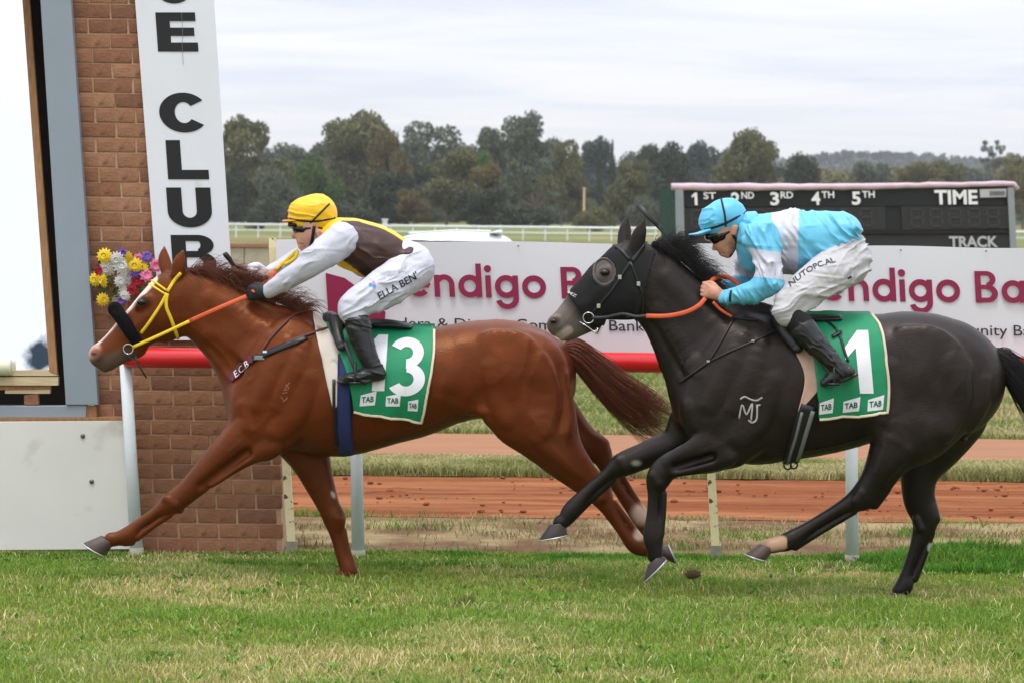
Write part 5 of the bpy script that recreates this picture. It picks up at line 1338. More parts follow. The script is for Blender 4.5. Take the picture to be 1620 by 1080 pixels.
mane(horse_c, DC, [(284,432,1),(296,428,1)], 90, .5, (18,34), c1, 10, name='forelock', lift=.3)
mane(horse_b, DB, [(1032,384,.7),(1052,392,1),(1080,412,1),(1105,432,1),(1125,452,.8)], 1500, .25, (18,46), c2, 8, lift=.5)
mane(horse_b, DB, [(1052,392,1),(1066,402,1),(1076,410,1)], 600, -.35, (22,46), c2, 11, name='mane_tuft', lift=.5)

mat('yellow_web', lin((232,196,30)), 0.6, 0.12, 40); mat('black_leather', lin((26,26,28)), 0.42, 0.2, 30, bump=0.0006, bscale=120); mat('brown_leather', lin((92,46,36)), 0.5, 0.2, 30)
mat('maroon_web', lin((96,24,34)), 0.7, 0.1, 30); mat('orange_rubber', lin((206,84,38)), 0.55, 0.1, 40, bump=0.001, bscale=300); mat('chrome', lin((200,200,200)), 0.2, 0.05, 20, metal=1.0)
mat('sheepskin', lin((20,20,21)), 0.95, 0.35, 60, bump=0.01, bscale=120, spec=0.1); mat('blue_web', lin((32,44,96)), 0.7, 0.12, 20, bump=0.001, bscale=200)
mat('green_cloth', lin((12,138,92)), 0.6, 0.06, 5, bump=0.001, bscale=120, crease=(.010, 3.2, (1.0,1.0,2.4), (0,R(60),0))); mat('cloth_edge', lin((222,206,180)), 0.8, 0.06, 20); mat('pad_white', lin((214,204,192)), 0.85, 0.06, 8, two=lin((150,128,108)), twothr=(.56,.72), twoscale=9, bump=.003, bscale=30)
mat('pad_pink', lin((206,170,150)), 0.85, 0.08, 8, two=lin((138,96,74)), twothr=(.50,.72), twoscale=6, bump=.003, bscale=30)
mat('print_white', lin((236,236,240)), 0.6, 0.03, 10); mat('grey_web', lin((120,122,120)), 0.7, 0.1, 20); mat('hood_cloth', lin((30,30,31)), 0.75, 0.15, 12, bump=0.0015, bscale=90, spec=0.25)
mat('print_green', lin((14,90,64)), 0.6, 0.03, 10); mat('hood_rim', lin((84,77,73)), 0.8, 0.2, 30)

def ring_tube(mb, c, r, rt, nrm=Vector((0, 1, 0)), n=20):
    nrm = Vector(nrm).normalized(); u = nrm.orthogonal().normalized(); v = nrm.cross(u)
    pts = [c+u*(math.cos(2*math.pi*i/n)*r)+v*(math.sin(2*math.pi*i/n)*r) for i in range(n+1)]
    mb.tube(pts, rt, n=6, cap=False)
def cloth(name, surf, d, left, right, off, material, parent, nu=26, nv=30, far=True, wave=0.006, edge=None, seed=0, edgem='cloth_edge'):
    """cloth panel lying over the back: left and right pixel edges from the spine to the hem, near side seen, far side mirrored"""
    Lp = crom(left, 8); Rp = crom(right, 8)
    tl_ = np.linspace(0, 1, len(Lp)); tr_ = np.linspace(0, 1, len(Rp)); G = []; Pn = []
    for j in range(nv+1):
        t = j/nv; a = np.array([np.interp(t, tl_, Lp[:, k]) for k in (0, 1)]); b = np.array([np.interp(t, tr_, Rp[:, k]) for k in (0, 1)]); row = []
        for i in range(nu+1):
            s_ = i/nu; p = a*(1-s_)+b*s_
            q, n_ = surf.pxn(p[0], p[1], d, off)
            if j == 0: q = Vector((q.x, d-.0, max(q.z, surf.near(P(p[0], p[1]-4, d), off)[0].z)))
            w = wave*t*(vnoise(np.array([s_*5+seed]), np.array([t*1.5]), 1.0, 2)[0]-.25)*2.0
            row.append(q+n_*max(w, -off*.4))
        G.append(row)
    Gn = np.array([[tuple(p) for p in r] for r in G])
    for _ in range(3):       # relax wrinkles left by the body's surface
        K = Gn.copy(); K[1:-1, 1:-1] = (Gn[1:-1, 1:-1]*2+Gn[:-2, 1:-1]+Gn[2:, 1:-1]+Gn[1:-1, :-2]+Gn[1:-1, 2:])/6; Gn = K
    V = Gn.reshape(-1, 3); I = np.arange(len(V)).reshape(nv+1, nu+1)
    F = np.stack([I[1:, :-1], I[1:, 1:], I[:-1, 1:], I[:-1, :-1]], -1).reshape(-1, 4)
    Vn, Fn = V.copy(), F.copy()
    if far:
        Vf = V.copy(); Vf[:, 1] = 2*d-Vf[:, 1]; F2 = F[:, ::-1]+len(V)
        bridge = np.stack([I[0, :-1], I[0, 1:], I[0, 1:]+len(V), I[0, :-1]+len(V)], -1)
        V = np.concatenate([V, Vf]); F = np.concatenate([F, F2, bridge])
    o = mesh(name, V, F, material, parent, smooth=True); md = o.modifiers.new('s', 'SOLIDIFY'); md.thickness = 0.004; md.offset = -1
    if edge:
        m = MB(); path = []
        if 'l' in edge: path += [Gn[j, 0] for j in range(nv+1)]
        if 'b' in edge: path += [Gn[nv, i] for i in range(1 if path else 0, nu+1)]
        if 'r' in edge: path += [Gn[j, nu] for j in range(nv-1, 0, -1)]
        nn = [Vector((0, -1, .15))]*len(path); m.tube([Vector(p)+Vector((0, -.003, 0)) for p in path], 0.0075, n=8, flat=(nn, .004)); m.build('binding', edgem, o, smooth=True)
    return o, Surf((Vn, Fn))
def quadmap(p00, p10, p01):
    """unit square -> pixels: origin, x end, y end (up)"""
    a = np.array(p00, float); u = np.array(p10, float)-a; v = np.array(p01, float)-a
    return lambda x, y: tuple(a+u*x+v*y)
def glyph13(ch):
    g = Glyphs()
    if ch == '1': g.poly([(.36,0),(.80,0),(.80,1),(.46,1),(.0,.72),(.0,.53),(.36,.72)])
    else:
        g.ring(.48,.285,.50,.285,.30,.165,-150,90,30); g.ring(.46,.735,.45,.265,.28,.16,-90,152,30)
    return [(a, b) for a, b, c in g.v], g.f
def tab_logo(surf, d, a, b, c, parent):
    """white tag with TAB on it: origin (bottom left), x end, y end in pixels"""
    mp_ = quadmap(a, b, c)
    o = print_on('logo_tag', [(0,0),(.92,.0),(1.0,1.0),(.04,.78)], [(0,1,2,3)], mp_, surf, 0.0035, 'print_white', parent, d, 0.15)
    V2, F2 = text2d('TAB', 1.0, .03); w_ = V2[:, 0].max(); h_ = V2[:, 1].max()
    print_on('logo_text', [(.12+.72*x/w_, .26+.40*y/h_) for x, y in V2], F2, mp_, surf, 0.0055, 'print_green', o, d, .3)

# ---------------- chestnut's tack
br = empty('bridle', tuple(P(250, 500, DC))); tag(br, 'yellow bridle with black sheepskin noseband and orange reins on the chestnut horse', 'bridle')
m = MB(); strap(m, Sc, [(286,432),(276,444),(265,462)], .010, depth=DC); m.build('headpiece', 'yellow_web', br, True)
m = MB(); strap(m, Sc, [(236,441),(250,450),(264,460)], .006, depth=DC); strap(m, Sc, [(233,447),(248,457),(262,466)], .006, depth=DC); m.build('browband', 'yellow_web', br, True)
m = MB(); strap(m, Sc, [(264,464),(256,480),(245,497),(234,513),(223,527)], .009, depth=DC); m.build('cheek_strap', 'yellow_web', br, True)
m = MB(); strap(m, Sc, [(265,465),(263,478),(264,489),(270,503),(276,519),(282,536)], .010, depth=DC); m.build('throat_lash', 'yellow_web', br, True)
Bn = Body(DC, 0.006); Bn.chain([(182,489,11,11,-.02),(192,503,11,12,-.052),(205,522,11,12,-.06),(216,538,10,10,-.045)], k=.01); Bn.chain([(182,489,11,11,.02),(192,503,11,12,.052),(205,522,11,12,.06),(216,538,10,10,.045)], k=.01); Bn.chain([(182,489,11,11,-.03),(182,489.5,11,11,.03)], k=.01)
Vn_, Fn_ = Bn.mesh(2); nrm_ = vnoise(Vn_[:, 0]*90, Vn_[:, 2]*90+Vn_[:, 1]*60, 1, 2); Vn_[:, 1] -= (nrm_-.5)*.008; mesh('sheepskin_noseband', Vn_, Fn_, 'sheepskin', br, smooth=True)
q, _ = Sc.pxn(206, 549, DC, .008); q.y -= .004
m = MB(); ring_tube(m, P(203, 552, q.y-.006), .028, .0042, (0.1, 1, 0)); m.build('bit_ring', 'chrome', br, True)
m = MB(); m.tube([P(196,561,q.y), P(212,568,q.y), P(222,574,q.y-.01)], .004, n=6); m.tube([P(214,560,q.y), P(216,572,q.y-.01), P(232,598,q.y-.015)], .005, n=6); m.build('lip_strap', 'black_leather', br, True)
hand_c = P(392, 466, DC-.12)
def rein(mb, pts, w=.010, t=.0035): 
    A = crom(pts, 6); mb.tube([Vector(p) for p in A], w, n=8, flat=([Vector((0, -1, .2))]*len(A), t))
qr = P(210, 549, q.y-.012); r1 = P(300, 508, DC-.165); r2 = P(345, 488, DC-.20); r3 = P(390, 469, DC-.17)
m = MB(); rein(m, [qr, P(255,529,(q.y+DC-.165)/2-.01), r1], .0095); m.build('rein_cheek', 'yellow_web', br, True)
m = MB(); rein(m, [r1, r2, r3], .0125); m.build('rein_grip', 'orange_rubber', br, True)
m = MB(); rein(m, [P(400,462,DC-.16), P(410,452,DC-.08), P(424,446,DC-.02), P(436,429,DC+.02), P(444,421,DC+.03)], .012); m.build('rein_grip', 'orange_rubber', br, True)
m = MB(); rein(m, [P(436,427,DC+.02), P(452,413,DC+.02), P(466,401,DC+.01), P(470,398,DC-.01), P(466,409,DC-.02), P(450,419,DC)], .010); m.build('rein_tail', 'yellow_web', br, True)
m = MB(); rein(m, [P(212,548,DC+.09), P(300,505,DC+.16), P(400,455,DC+.14)], .0095); m.build('rein_cheek', 'yellow_web', br, True)

bp = empty('breastplate', tuple(P(430, 560, DC))); tag(bp, 'dark breastplate with white stitched letters across the chestnut horse\'s chest', 'breastplate')
m = MB(); strap(m, Sc, [(500,491),(468,498),(446,516),(424,540),(408,566)], .008, off=.008, depth=DC); m.build('neck_strap', 'brown_leather', bp, True)
m = MB(); strap(m, Sc, [(528,517),(500,525),(474,534),(450,543)], .009, off=.008, depth=DC); m.build('girth_strap', 'brown_leather', bp, True)
m = MB(); strap(m, Sc, [(486,534),(455,546),(425,558),(397,570)], .018, off=.009, depth=DC); m.build('shoulder_band', 'black_leather', bp, True)
m = MB(); W_ = strap(m, Sc, [(400,568),(385,578),(373,590),(365,602)], .026, depth=DC, off=.010); fb = m.build('chest_band', 'maroon_web', bp, True)
Sband = Surf((np.array(m.v), m.f), (Vc, Fc))
V2, F2 = text2d('E.C.B', 1.0, .01, shear=.2); w_ = V2[:, 0].max()
print_on('stitched_letters', [(x/w_, y/.75) for x, y in V2], F2, quadmap((372,598),(395,578),(367,589)), Sband, .004, 'print_white', bp, DC, .3)
m = MB(); q_, n_ = Sc.pxn(411, 566, DC, .008); m.box((q_.x-.028, q_.y-.006, q_.z-.012), (q_.x+.028, q_.y, q_.z+.012)); m.build('buckle', 'galv', bp, bevel=.003)
m = MB(); q_, n_ = Sc.pxn(420, 557, DC, .016); m.box((q_.x-.010, q_.y-.006, q_.z-.006), (q_.x+.012, q_.y, q_.z+.006)); m.build('clip', 'print_white', bp)

pad, Spad = cloth('saddle_pad', Sc, DC, [(494,497),(500,530),(512,580),(521,620),(527,646)], [(530,500),(546,540),(555,580),(552,614),(531,645)], .008, 'pad_white', None, 12, 30, wave=.004)
tag(pad, 'dirty white saddle pad edge in front of the green thirteen cloth', 'saddle pad', 'saddle pads')
nc = empty('number_cloth', tuple(P(620, 580, DC))); tag(nc, 'green number cloth with white thirteen on the chestnut horse', 'number cloth', 'number cloths')
cl, Scl = cloth('cloth', Sc, DC, [(508,499),(528,540),(546,580),(556,620),(560,649)], [(687,520),(686,560),(680,600),(672,635),(665,664)], .016, 'green_cloth', nc, 34, 32, edge='br', wave=.022, seed=3)
Vg, Fg = glyph13('3'); print_on('numeral', Vg, Fg, quadmap((612,626),(672,626),(617,534)), Scl, .004, 'print_white', nc, DC, .07)
Vg, Fg = glyph13('1'); print_on('numeral', Vg, Fg, quadmap((572,618),(617,618),(578,530)), Scl, .004, 'print_white', nc, DC, .07)
tab_logo(Scl, DC, (569,642),(595,640),(570,620), nc); tab_logo(Scl, DC, (610,642),(634,642),(610,622), nc); tab_logo(Scl, DC, (645,649),(662,650),(645,630), nc)
sd = empty('racing_saddle', tuple(P(570, 510, DC))); tag(sd, 'small black racing saddle with blue girth under the jockey in brown silks', 'saddle', 'racing saddles')
Bs = Body(DC, .006); Bs.chain([(522,505,13,26),(545,511,9,40),(580,512,8,46),(620,513,7,46),(650,517,5,40)], k=.02)
Bs.chain([(530,508,11,7,-.13),(534,528,9,5,-.215),(540,548,8,4,-.272)], k=.02, mir=True)
V_, F_ = Bs.mesh(3); mesh('seat', V_, F_, 'black_leather', sd, smooth=True)
m = MB(); strap(m, Surf((Vc,Fc)), [(547,560),(546,620),(545,670),(546,700),(548,717)], .043, t=.006, off=.012, depth=DC); m.build('girth', 'blue_web', sd, True)
m = MB(); strap(m, Surf((Vc,Fc)), [(529,600),(529,650),(533,700)], .009, t=.005, off=.014, depth=DC); m.build('girth_edge', 'black_leather', sd, True)
m = MB(); rein(m, [P(545,540,DC-.30), P(556,570,DC-.345), P(566,596,DC-.36)], .010); m.build('stirrup_leather', 'black_leather', sd, True)
def stirrup(px_, py_, d, yo, parent, ang=0.0, w=.05):
    c = P(px_, py_, d+yo); m = MB(); pts = [c+Vector((0, -w, .0)), c+Vector((0, -w*.95, .05)), c+Vector((0, -w*.5, .095)), c+Vector((0, 0, .11)), c+Vector((0, w*.5, .095)), c+Vector((0, w*.95, .05)), c+Vector((0, w, 0))]
    A = crom([tuple(p) for p in pts], 4); m.tube([Vector(a) for a in A], .006, n=6)
    m.box((c.x-.03, c.y-w-.006, c.z-.008), (c.x+.03, c.y+w+.006, c.z+.004)); return m.build('stirrup', 'black_leather', parent, True)
stirrup(562, 604, DC, -.34, sd)

# ---------------- dark horse's tack
br = empty('bridle', tuple(P(960, 450, DB))); tag(br, 'black bridle with steel bit and orange rubber reins on the dark horse', 'bridle')
hood = empty('race_hood', tuple(P(970, 440, DB))); tag(hood, 'black stretch hood with round eye opening over the dark horse\'s head', 'hood')
# hood: shell over the head and upper neck, open at the muzzle
px, py = proj(Vb); yo = Vb[:, 1]-DB
fn = Vb[Fb]; nrm = np.cross(fn[:, 2]-fn[:, 0], fn[:, 3]-fn[:, 1]); vn = np.zeros_like(Vb)
for k in range(4): np.add.at(vn, Fb[:, k], nrm)
vn /= np.linalg.norm(vn, axis=1)[:, None]+1e-9
dm = (-(px-915)*0.8+(py-482)*0.6)      # negative behind the muzzle line
reg = (dm < 4) & (py > 378) & ((px-1035)*.75+(py-440)*.2 < -6) & (px < 1060) & (py < 515)
eye_d = np.hypot((px-955)*1.0, (py-430)*.92)
reg &= ~((py < 396) & (px > 975)); fm = reg[Fb].all(1)
fm &= ~((np.hypot((px-956)/17, (py-430)/21)[Fb] < 1).any(1))
hf = Fb[fm]; ids, inv = np.unique(hf, return_inverse=True); HV = Vb[ids]+vn[ids]*.006
o = mesh('hood_shell', HV, inv.reshape(-1, 4), 'hood_cloth', hood, smooth=True); md = o.modifiers.new('s', 'SOLIDIFY'); md.thickness = .003; md.offset = 1
Shd = Surf((HV, inv.reshape(-1, 4)), (Vb, Fb))
for sgn in (1,):
    pts = []; nn = []
    for i in range(29):
        a = 2*math.pi*i/28; p_, n_ = Shd.pxn(956+17*math.cos(a), 430+21*math.sin(a), DB, .003); pts.append(p_); nn.append(n_)
    m = MB(); m.tube(pts, .009, n=8, cap=False, flat=(nn, .005)); m.build('eye_cup', 'hood_rim', hood, True)
V2, F2 = text2d('MZ', 1.0, .02); print_on('hood_mark', [(x/V2[:,0].max(), y/.75) for x, y in V2], F2, quadmap((898,464),(911,471),(901,460)), Shd, .004, 'letter_grey', hood, DB, .4)
def st2(name, pts, w, material='black_leather', t=.003, sub=5): 
    m = MB(); strap(m, Shd, pts, w, t=t, off=.007, depth=DB, sub=sub); return m.build(name, material, br, True)
st2('browband', [(970,387),(983,396),(997,412)], .011); st2('headpiece', [(1022,382),(1012,398),(999,414)], .012)
st2('cheek_strap', [(998,414),(982,438),(966,462),(950,480),(938,494)], .008); st2('throat_lash', [(998,416),(1010,448),(1018,470),(1017,496)], .007)
for a, b_ in ((980,439),(947,483),(1010,449)):
    p_, n_ = Shd.pxn(a, b_, DB, .014); m = MB(); m.box((p_.x-.010, p_.y-.004, p_.z-.012), (p_.x+.010, p_.y, p_.z+.012)); m.build('buckle', 'chrome', br, bevel=.002)
q, _ = Shd.pxn(934, 500, DB, .010)
m = MB(); ring_tube(m, P(931, 503, q.y-.008), .029, .0042, (0.1, 1, 0)); m.build('bit_ring', 'chrome', br, True)
m = MB(); m.tube([P(917,509,q.y-.005), P(930,517,q.y-.008), P(944,528,q.y-.012), P(946,518,q.y-.012)], .0036, n=6); m.build('bit_cheek', 'chrome', br, True)
k0 = P(936, 503, q.y-.014); k1 = P(1022, 500, DB-.17); k2 = P(1085, 494, DB-.21); k3 = P(1112, 477, DB-.20)
m = MB(); rein(m, [k0, P(958,502,q.y-.03), P(985,497,DB-.13), P(1006,501,DB-.16), k1], .0095); m.build('rein_cheek', 'black_leather', br, True)
m = MB(); rein(m, [k1, P(1055,500,DB-.20), k2, P(1105,484,DB-.21), P(1116,472,DB-.19)], .0125); m.build('rein_grip', 'orange_rubber', br, True)
m = MB(); rein(m, [P(1122,450,DB-.10), P(1130,441,DB-.06), P(1148,438,DB-.03), P(1164,446,DB-.02), P(1168,452,DB-.02)], .012); m.build('rein_loop', 'orange_rubber', br, True)
m = MB(); rein(m, [P(1128,478,DB-.18), P(1140,490,DB-.17), P(1158,501,DB-.165)], .008); m.build('rein_end', 'orange_rubber', br, True)
m = MB(); rein(m, [P(936,503,DB+.09), P(1022,500,DB+.17), P(1115,462,DB+.15)], .0095); m.build('rein_cheek', 'black_leather', br, True)
bp = empty('breastplate', tuple(P(1150, 560, DB))); tag(bp, 'thin black breastplate straps on the dark horse\'s shoulder', 'breastplate')
def st3(name, pts, w): 
    m = MB(); strap(m, Sb, pts, w, off=.008, depth=DB); return m.build(name, 'black_leather', bp, True)
st3('neck_strap', [(1160,506),(1148,528),(1134,552),(1121,572)], .006); st3('girth_strap', [(1236,520),(1192,540),(1155,556),(1122,572)], .006); st3('chest_strap', [(1122,572),(1100,588),(1075,606)], .007); st3('wither_strap', [(1158,503),(1175,505),(1200,508)], .006)
for a, b_ in ((1191,540),(1121,572)):
    p_, n_ = Sb.pxn(a, b_, DB, .010); m = MB(); m.box((p_.x-.009, p_.y-.004, p_.z-.006), (p_.x+.009, p_.y, p_.z+.006)); m.build('buckle', 'chrome', bp, bevel=.002)
pad, Spad2 = cloth('saddle_pad', Sb, DB, [(1228,500),(1240,530),(1262,565),(1273,600),(1262,650)], [(1262,503),(1284,536),(1297,570),(1306,600),(1264,651)], .010, 'pad_pink', None, 12, 30, wave=.004, seed=8)
tag(pad, 'sweat stained pinkish saddle pad edge below the pale blue jockey\'s knee', 'saddle pad', 'saddle pads')
nc = empty('number_cloth', tuple(P(1345, 580, DB))); tag(nc, 'green number cloth with white one on the dark horse', 'number cloth', 'number cloths')
cl, Scl2 = cloth('cloth', Sb, DB, [(1262,501),(1280,540),(1290,590),(1294,630),(1295,660)], [(1376,498),(1393,522),(1401,565),(1406,610),(1405,652)], .016, 'green_cloth', nc, 28, 30, edge='br', wave=.018, seed=5)
Vg, Fg = glyph13('1'); print_on('numeral', Vg, Fg, quadmap((1342,622),(1392,622),(1333,523)), Scl2, .004, 'print_white', nc, DB, .07)
tab_logo(Scl2, DB, (1296,655),(1319,652),(1296,632), nc); tab_logo(Scl2, DB, (1333,652),(1361,649),(1333,630), nc); tab_logo(Scl2, DB, (1372,650),(1399,647),(1372,627), nc)
sd = empty('racing_saddle', tuple(P(1270, 505, DB))); tag(sd, 'small black racing saddle under the jockey in pale blue silks', 'saddle', 'racing saddles')
Bs = Body(DB, .006); Bs.chain([(1225,496,13,26),(1250,503,9,40),(1290,504,8,48),(1325,503,7,48)], k=.02)
Bs.chain([(1232,505,12,7,-.13),(1245,525,12,5,-.225),(1262,550,9,5,-.285)], k=.02, mir=True)
V_, F_ = Bs.mesh(3); mesh('seat', V_, F_, 'black_leather', sd, smooth=True)
m = MB(); strap(m, Sb, [(1279,640),(1266,680),(1255,715),(1250,733)], .046, t=.006, off=.012, depth=DB); g1 = m.build('girth', 'black_leather', sd, True)
m = MB(); strap(m, Sb, [(1286,648),(1274,685),(1264,715),(1259,730)], .012, t=.004, off=.020, depth=DB); strap(m, Sb, [(1268,650),(1258,690),(1249,715),(1245,730)], .008, t=.004, off=.020, depth=DB); m.build('girth_stripe', 'grey_web', sd, True)
m = MB(); q_, _ = Sb.pxn(1250, 726, DB, .03); ring_tube(m, P(1246, 736, q_.y), .020, .005, (.2,1,.1), 14); ring_tube(m, P(1256, 735, q_.y), .020, .005, (-.3,1,.1), 14); m.build('girth_buckle', 'black_leather', sd, True)
m = MB(); rein(m, [P(1255,520,DB-.30), P(1290,560,DB-.35), P(1316,596,DB-.37)], .010); m.build('stirrup_leather', 'black_leather', sd, True)
stirrup(1318, 606, DB, -.355, sd)
m = MB(); strap(m, Scl2, [(1304,506),(1322,520),(1330,536),(1336,556),(1342,572)], .007, off=.006, depth=DB); strap(m, Scl2, [(1316,534),(1331,526)], .010, off=.012, depth=DB); m.build('surcingle_end', 'black_leather', sd, True)
# freeze brand on the shoulder, scar brand on the chestnut
mat('brand_white', lin((170,166,160)), 0.8, 0.2, 40); mat('brand_scar', lin((140,92,68)), 0.8, 0.2, 40)
def brand(name, strokes, surf, d, parent, material, w):
    m = MB()
    for s_ in strokes:
        A = crom(s_, 5); W = []; Nn = []
        for a, b_ in A: p_, n_ = surf.pxn(a, b_, d, .0015); W.append(p_); Nn.append(n_)
        m.tube(W, w, n=6, flat=(Nn, .0012))
    m.build(name, material, parent, True)
brand('freeze_brand', [[(1169,662),(1174,640),(1181,655),(1190,638),(1188,666)],[(1198,641),(1197,662),(1190,668),(1184,664)],[(1196,641),(1203,640)],[(1171,631),(1178,627),(1187,631),(1197,633),(1206,628)]], Sb, DB, horse_b, 'brand_white', .0048)
brand('shoulder_brand', [[(452,608),(457,614),(450,617),(458,605)],[(447,622),(455,620)],[(445,628),(450,634),(455,628),(447,637)]], Sc, DC, horse_c, 'brand_scar', .003)
# ================================================================== JOCKEYS
mat('skin', lin((216,164,140)), 0.5, 0.08, 30, spec=0.35, two=lin((186,118,98)), twothr=(.55,.7), twoscale=14)
mat('skin_tan', lin((206,152,126)), 0.5, 0.08, 30, spec=0.35, two=lin((170,104,84)), twothr=(.55,.7), twoscale=14)
mat('silk', (0,0,0), 0.38, 0.04, 8, attr='col', spec=0.4, bump=0.0006, bscale=160, crease=(.018, 5.0, (1.0,1.0,2.6), (0,R(35),0)))
mat('breeches', lin((200,200,212)), 0.6, 0.05, 8, bump=0.0006, bscale=160, two=lin((186,184,190)), twothr=(.6,.8), twoscale=7, crease=(.013, 6.0, (1.0,1.0,3.2), (0,R(-25),0)))
mat('breeches_grey', lin((190,188,190)), 0.6, 0.05, 8, bump=0.0006, bscale=160, two=lin((158,152,146)), twothr=(.55,.8), twoscale=7, crease=(.016, 7.0, (1.0,1.0,3.4), (0,R(-25),0)))
mat('boot', lin((28,28,30)), 0.32, 0.15, 14, bump=0.002, bscale=30, spec=0.5)
mat('sock', lin((16,16,17)), 0.9, 0.15, 40)
mat('cap_yellow', lin((240,190,20)), 0.42, 0.06, 10, bump=0.0006, bscale=160, sheen=0.1); mat('cap_blue', lin((92,186,222)), 0.42, 0.06, 10, bump=0.0006, bscale=160, sheen=0.1)
mat('cap_peak_orange', lin((214,140,30)), 0.5, 0.06, 10)
mat('elastic', lin((22,22,24)), 0.7, 0.1, 20); mat('goggle', lin((14,12,12)), 0.12, 0.05, 10); mat('glove_black', lin((22,22,24)), 0.7, 0.2, 30, bump=.001, bscale=90); mat('glove_white', lin((224,216,220)), 0.7, 0.06, 30)
mat('hair_dark', lin((36,26,22)), 0.6, 0.2, 40); mat('lip', lin((170,96,88)), 0.5, 0.05, 20)
def vnormals(V, F):
    f = V[F]; n = np.cross(f[:, 2]-f[:, 0], f[:, 3]-f[:, 1]); vn = np.zeros_like(V)
    for d_ in range(3):
        for k in range(4): vn[:, d_] += np.bincount(F[:, k], weights=n[:, d_], minlength=len(V))
    return vn/(np.linalg.norm(vn, axis=1)[:, None]+1e-9)
def folds(V, F, amp, ang, sx, sy, seed=0):
    """cloth folds: long creases in a direction of the side plane, strong in some places and absent in others"""
    px, py = proj(V); c, s_ = math.cos(ang), math.sin(ang); w = vnoise(px/40+seed, py/40, 1, 2)*26
    u = (px*c+py*s_+w*.3)/(sx*1.9); v = (-px*s_+py*c+w)/(sy*1.15)
    n = 1-np.abs(vnoise(u+seed+V[:, 1]*2.5, v+seed*.7, 1.0, 2)*2-1); n = n**4
    msk = np.clip(vnoise(px/34+seed*2, py/34+seed, 1, 2)*2.6-.75, .08, 1)
    b = vnoise(px/30+seed, py/30+V[:, 1]*4, 1, 2)-.5
    return V+vnormals(V, F)*((n-.25)*amp*2.1*msk+b*amp*.6)[:, None]
def part(name, B, parent, material, smooth=3, fold=None, colr=None):
    V, F = B.mesh(smooth)
    if fold: V = folds(V, F, *fold)
    C = colr(V) if colr else None
    o = mesh(name, V, F, material, parent, smooth=True, colors=C); return o, V, F
def fist(B, wrist, fwd, up, side, sc=1.0, k=.006, grow=0.0):
    """hand closed round the reins: palm, four unequal curled fingers stacked along `up`, thumb over the top; side points away from the back of the hand"""
    w = Vector(wrist); f = Vector(fwd).normalized(); u = Vector(up).normalized(); s_ = Vector(side).normalized()
    R_ = lambda p, r: (p.x, p.y, p.z, r*sc+grow)
    B.round([R_(w-f*.05*sc, .024), R_(w, .025), R_(w+f*.03*sc, .030)], k=.02)
    for j in (-1, 0, 1): B.round([R_(w+f*.02*sc+u*.016*j*sc, .021), R_(w+f*.070*sc+u*.024*j*sc, .0165)], k=.018)
    for j, (ln, r) in enumerate(((.92, .0092), (1.0, .0098), (.95, .0095), (.78, .0085))):
        b = w+f*.074*sc+u*(.031-.0205*j)*sc
        B.round([R_(b, r*1.15), R_(b+f*.020*sc*ln+s_*.006*sc, r*1.05), R_(b+f*.026*sc*ln+s_*.030*sc*ln, r), R_(b+f*.004*sc+s_*.044*sc*ln, r*.92), R_(b-f*.016*sc+s_*.036*sc*ln, r*.85)], k=k)
    t = w+f*.022*sc+u*.026*sc+s_*.014*sc
    B.round([R_(t, .014), R_(t+f*.026*sc+u*.018*sc+s_*.006*sc, .0115), R_(t+f*.052*sc+u*.016*sc+s_*.014*sc, .0098), R_(t+f*.066*sc+u*.006*sc+s_*.022*sc, .0082)], k=.008)

# ---------------- rider of the chestnut: brown, yellow and white
j1 = empty('person', tuple(P(610, 500, DC))); tag(j1, 'jockey in yellow cap, brown and yellow silks with white sleeves crouched on the chestnut', 'person', 'jockeys')
def head1(B, g=0.0):
    B.chain([(490,350,27+g,23+g),(494,362,25+g,21+g)], k=.02); B.chain([(484,366,18+g,16+g),(483,378,14+g,14+g),(487,388,10+g,11+g)], k=.02)
    B.chain([(470,366,5,4),(465,374,4,3.6)], k=.010)                                   # nose
    B.chain([(474,381,4,7),(473,385,3.4,6)], k=.006); B.chain([(477,390,5.5,7),(482,394,5,6)], k=.01)      # lips, chin
    B.chain([(472,360,4,10)], k=.012) if False else None
    B.chain([(505,368,6,3,-.074),(506,376,4,3,-.07)], k=.006, mir=True)                # ears
    B.chain([(500,372,15,14),(515,378,17,17),(532,380,22,26)], k=.02)                  # neck
def body1(B):
    head1(B)
    B.chain([(545,382,28,36),(575,393,36,40),(605,402,34,40),(640,412,28,38),(655,420,28,40)], k=.03)
    for sg in (-1, 1):
        if sg < 0: B.chain([(537,384,20,16,-.15),(500,413,14,13,-.20),(465,435,12,11,-.185),(424,460,9,8,-.13)], k=.02)
        else: B.chain([(535,380,20,16,.15),(485,405,14,13,.20),(450,421,11,10,.15),(424,434,9,8,.07)], k=.02)
        B.chain([(650,424,30,26,sg*.09),(612,450,27,20,sg*.20),(570,476,21,17,sg*.27),(556,489,18,16,sg*.285),(566,520,15,13,sg*.305),(580,555,12,12,sg*.32),(590,583,8,9,sg*.325),(575,594,6,8,sg*.325),(560,597,5,7,sg*.32)], k=.025)
wr = P(421, 462, DC-.135); wf = P(422, 434, DC+.075)
Bd = Body(DC, .0055); body1(Bd); fist(Bd, wr, P(396,464,DC-.12)-wr, (0.1,0,1), (0,1,.1), .95); fist(Bd, wf, P(402,431,DC+.06)-wf, (0.1,0,1), (0,-1,.1), .95)
bo, Vj, Fj = part('body', Bd, j1, 'skin', 3); Sj = Surf((Vj, Fj))
G_ = Body(DC, .005); fist(G_, wr+Vector((-.003,0,0)), P(396,464,DC-.12)-wr, (0.1,0,1), (0,1,.1), .97, grow=.0042); part('glove', G_, j1, 'glove_black', 2)
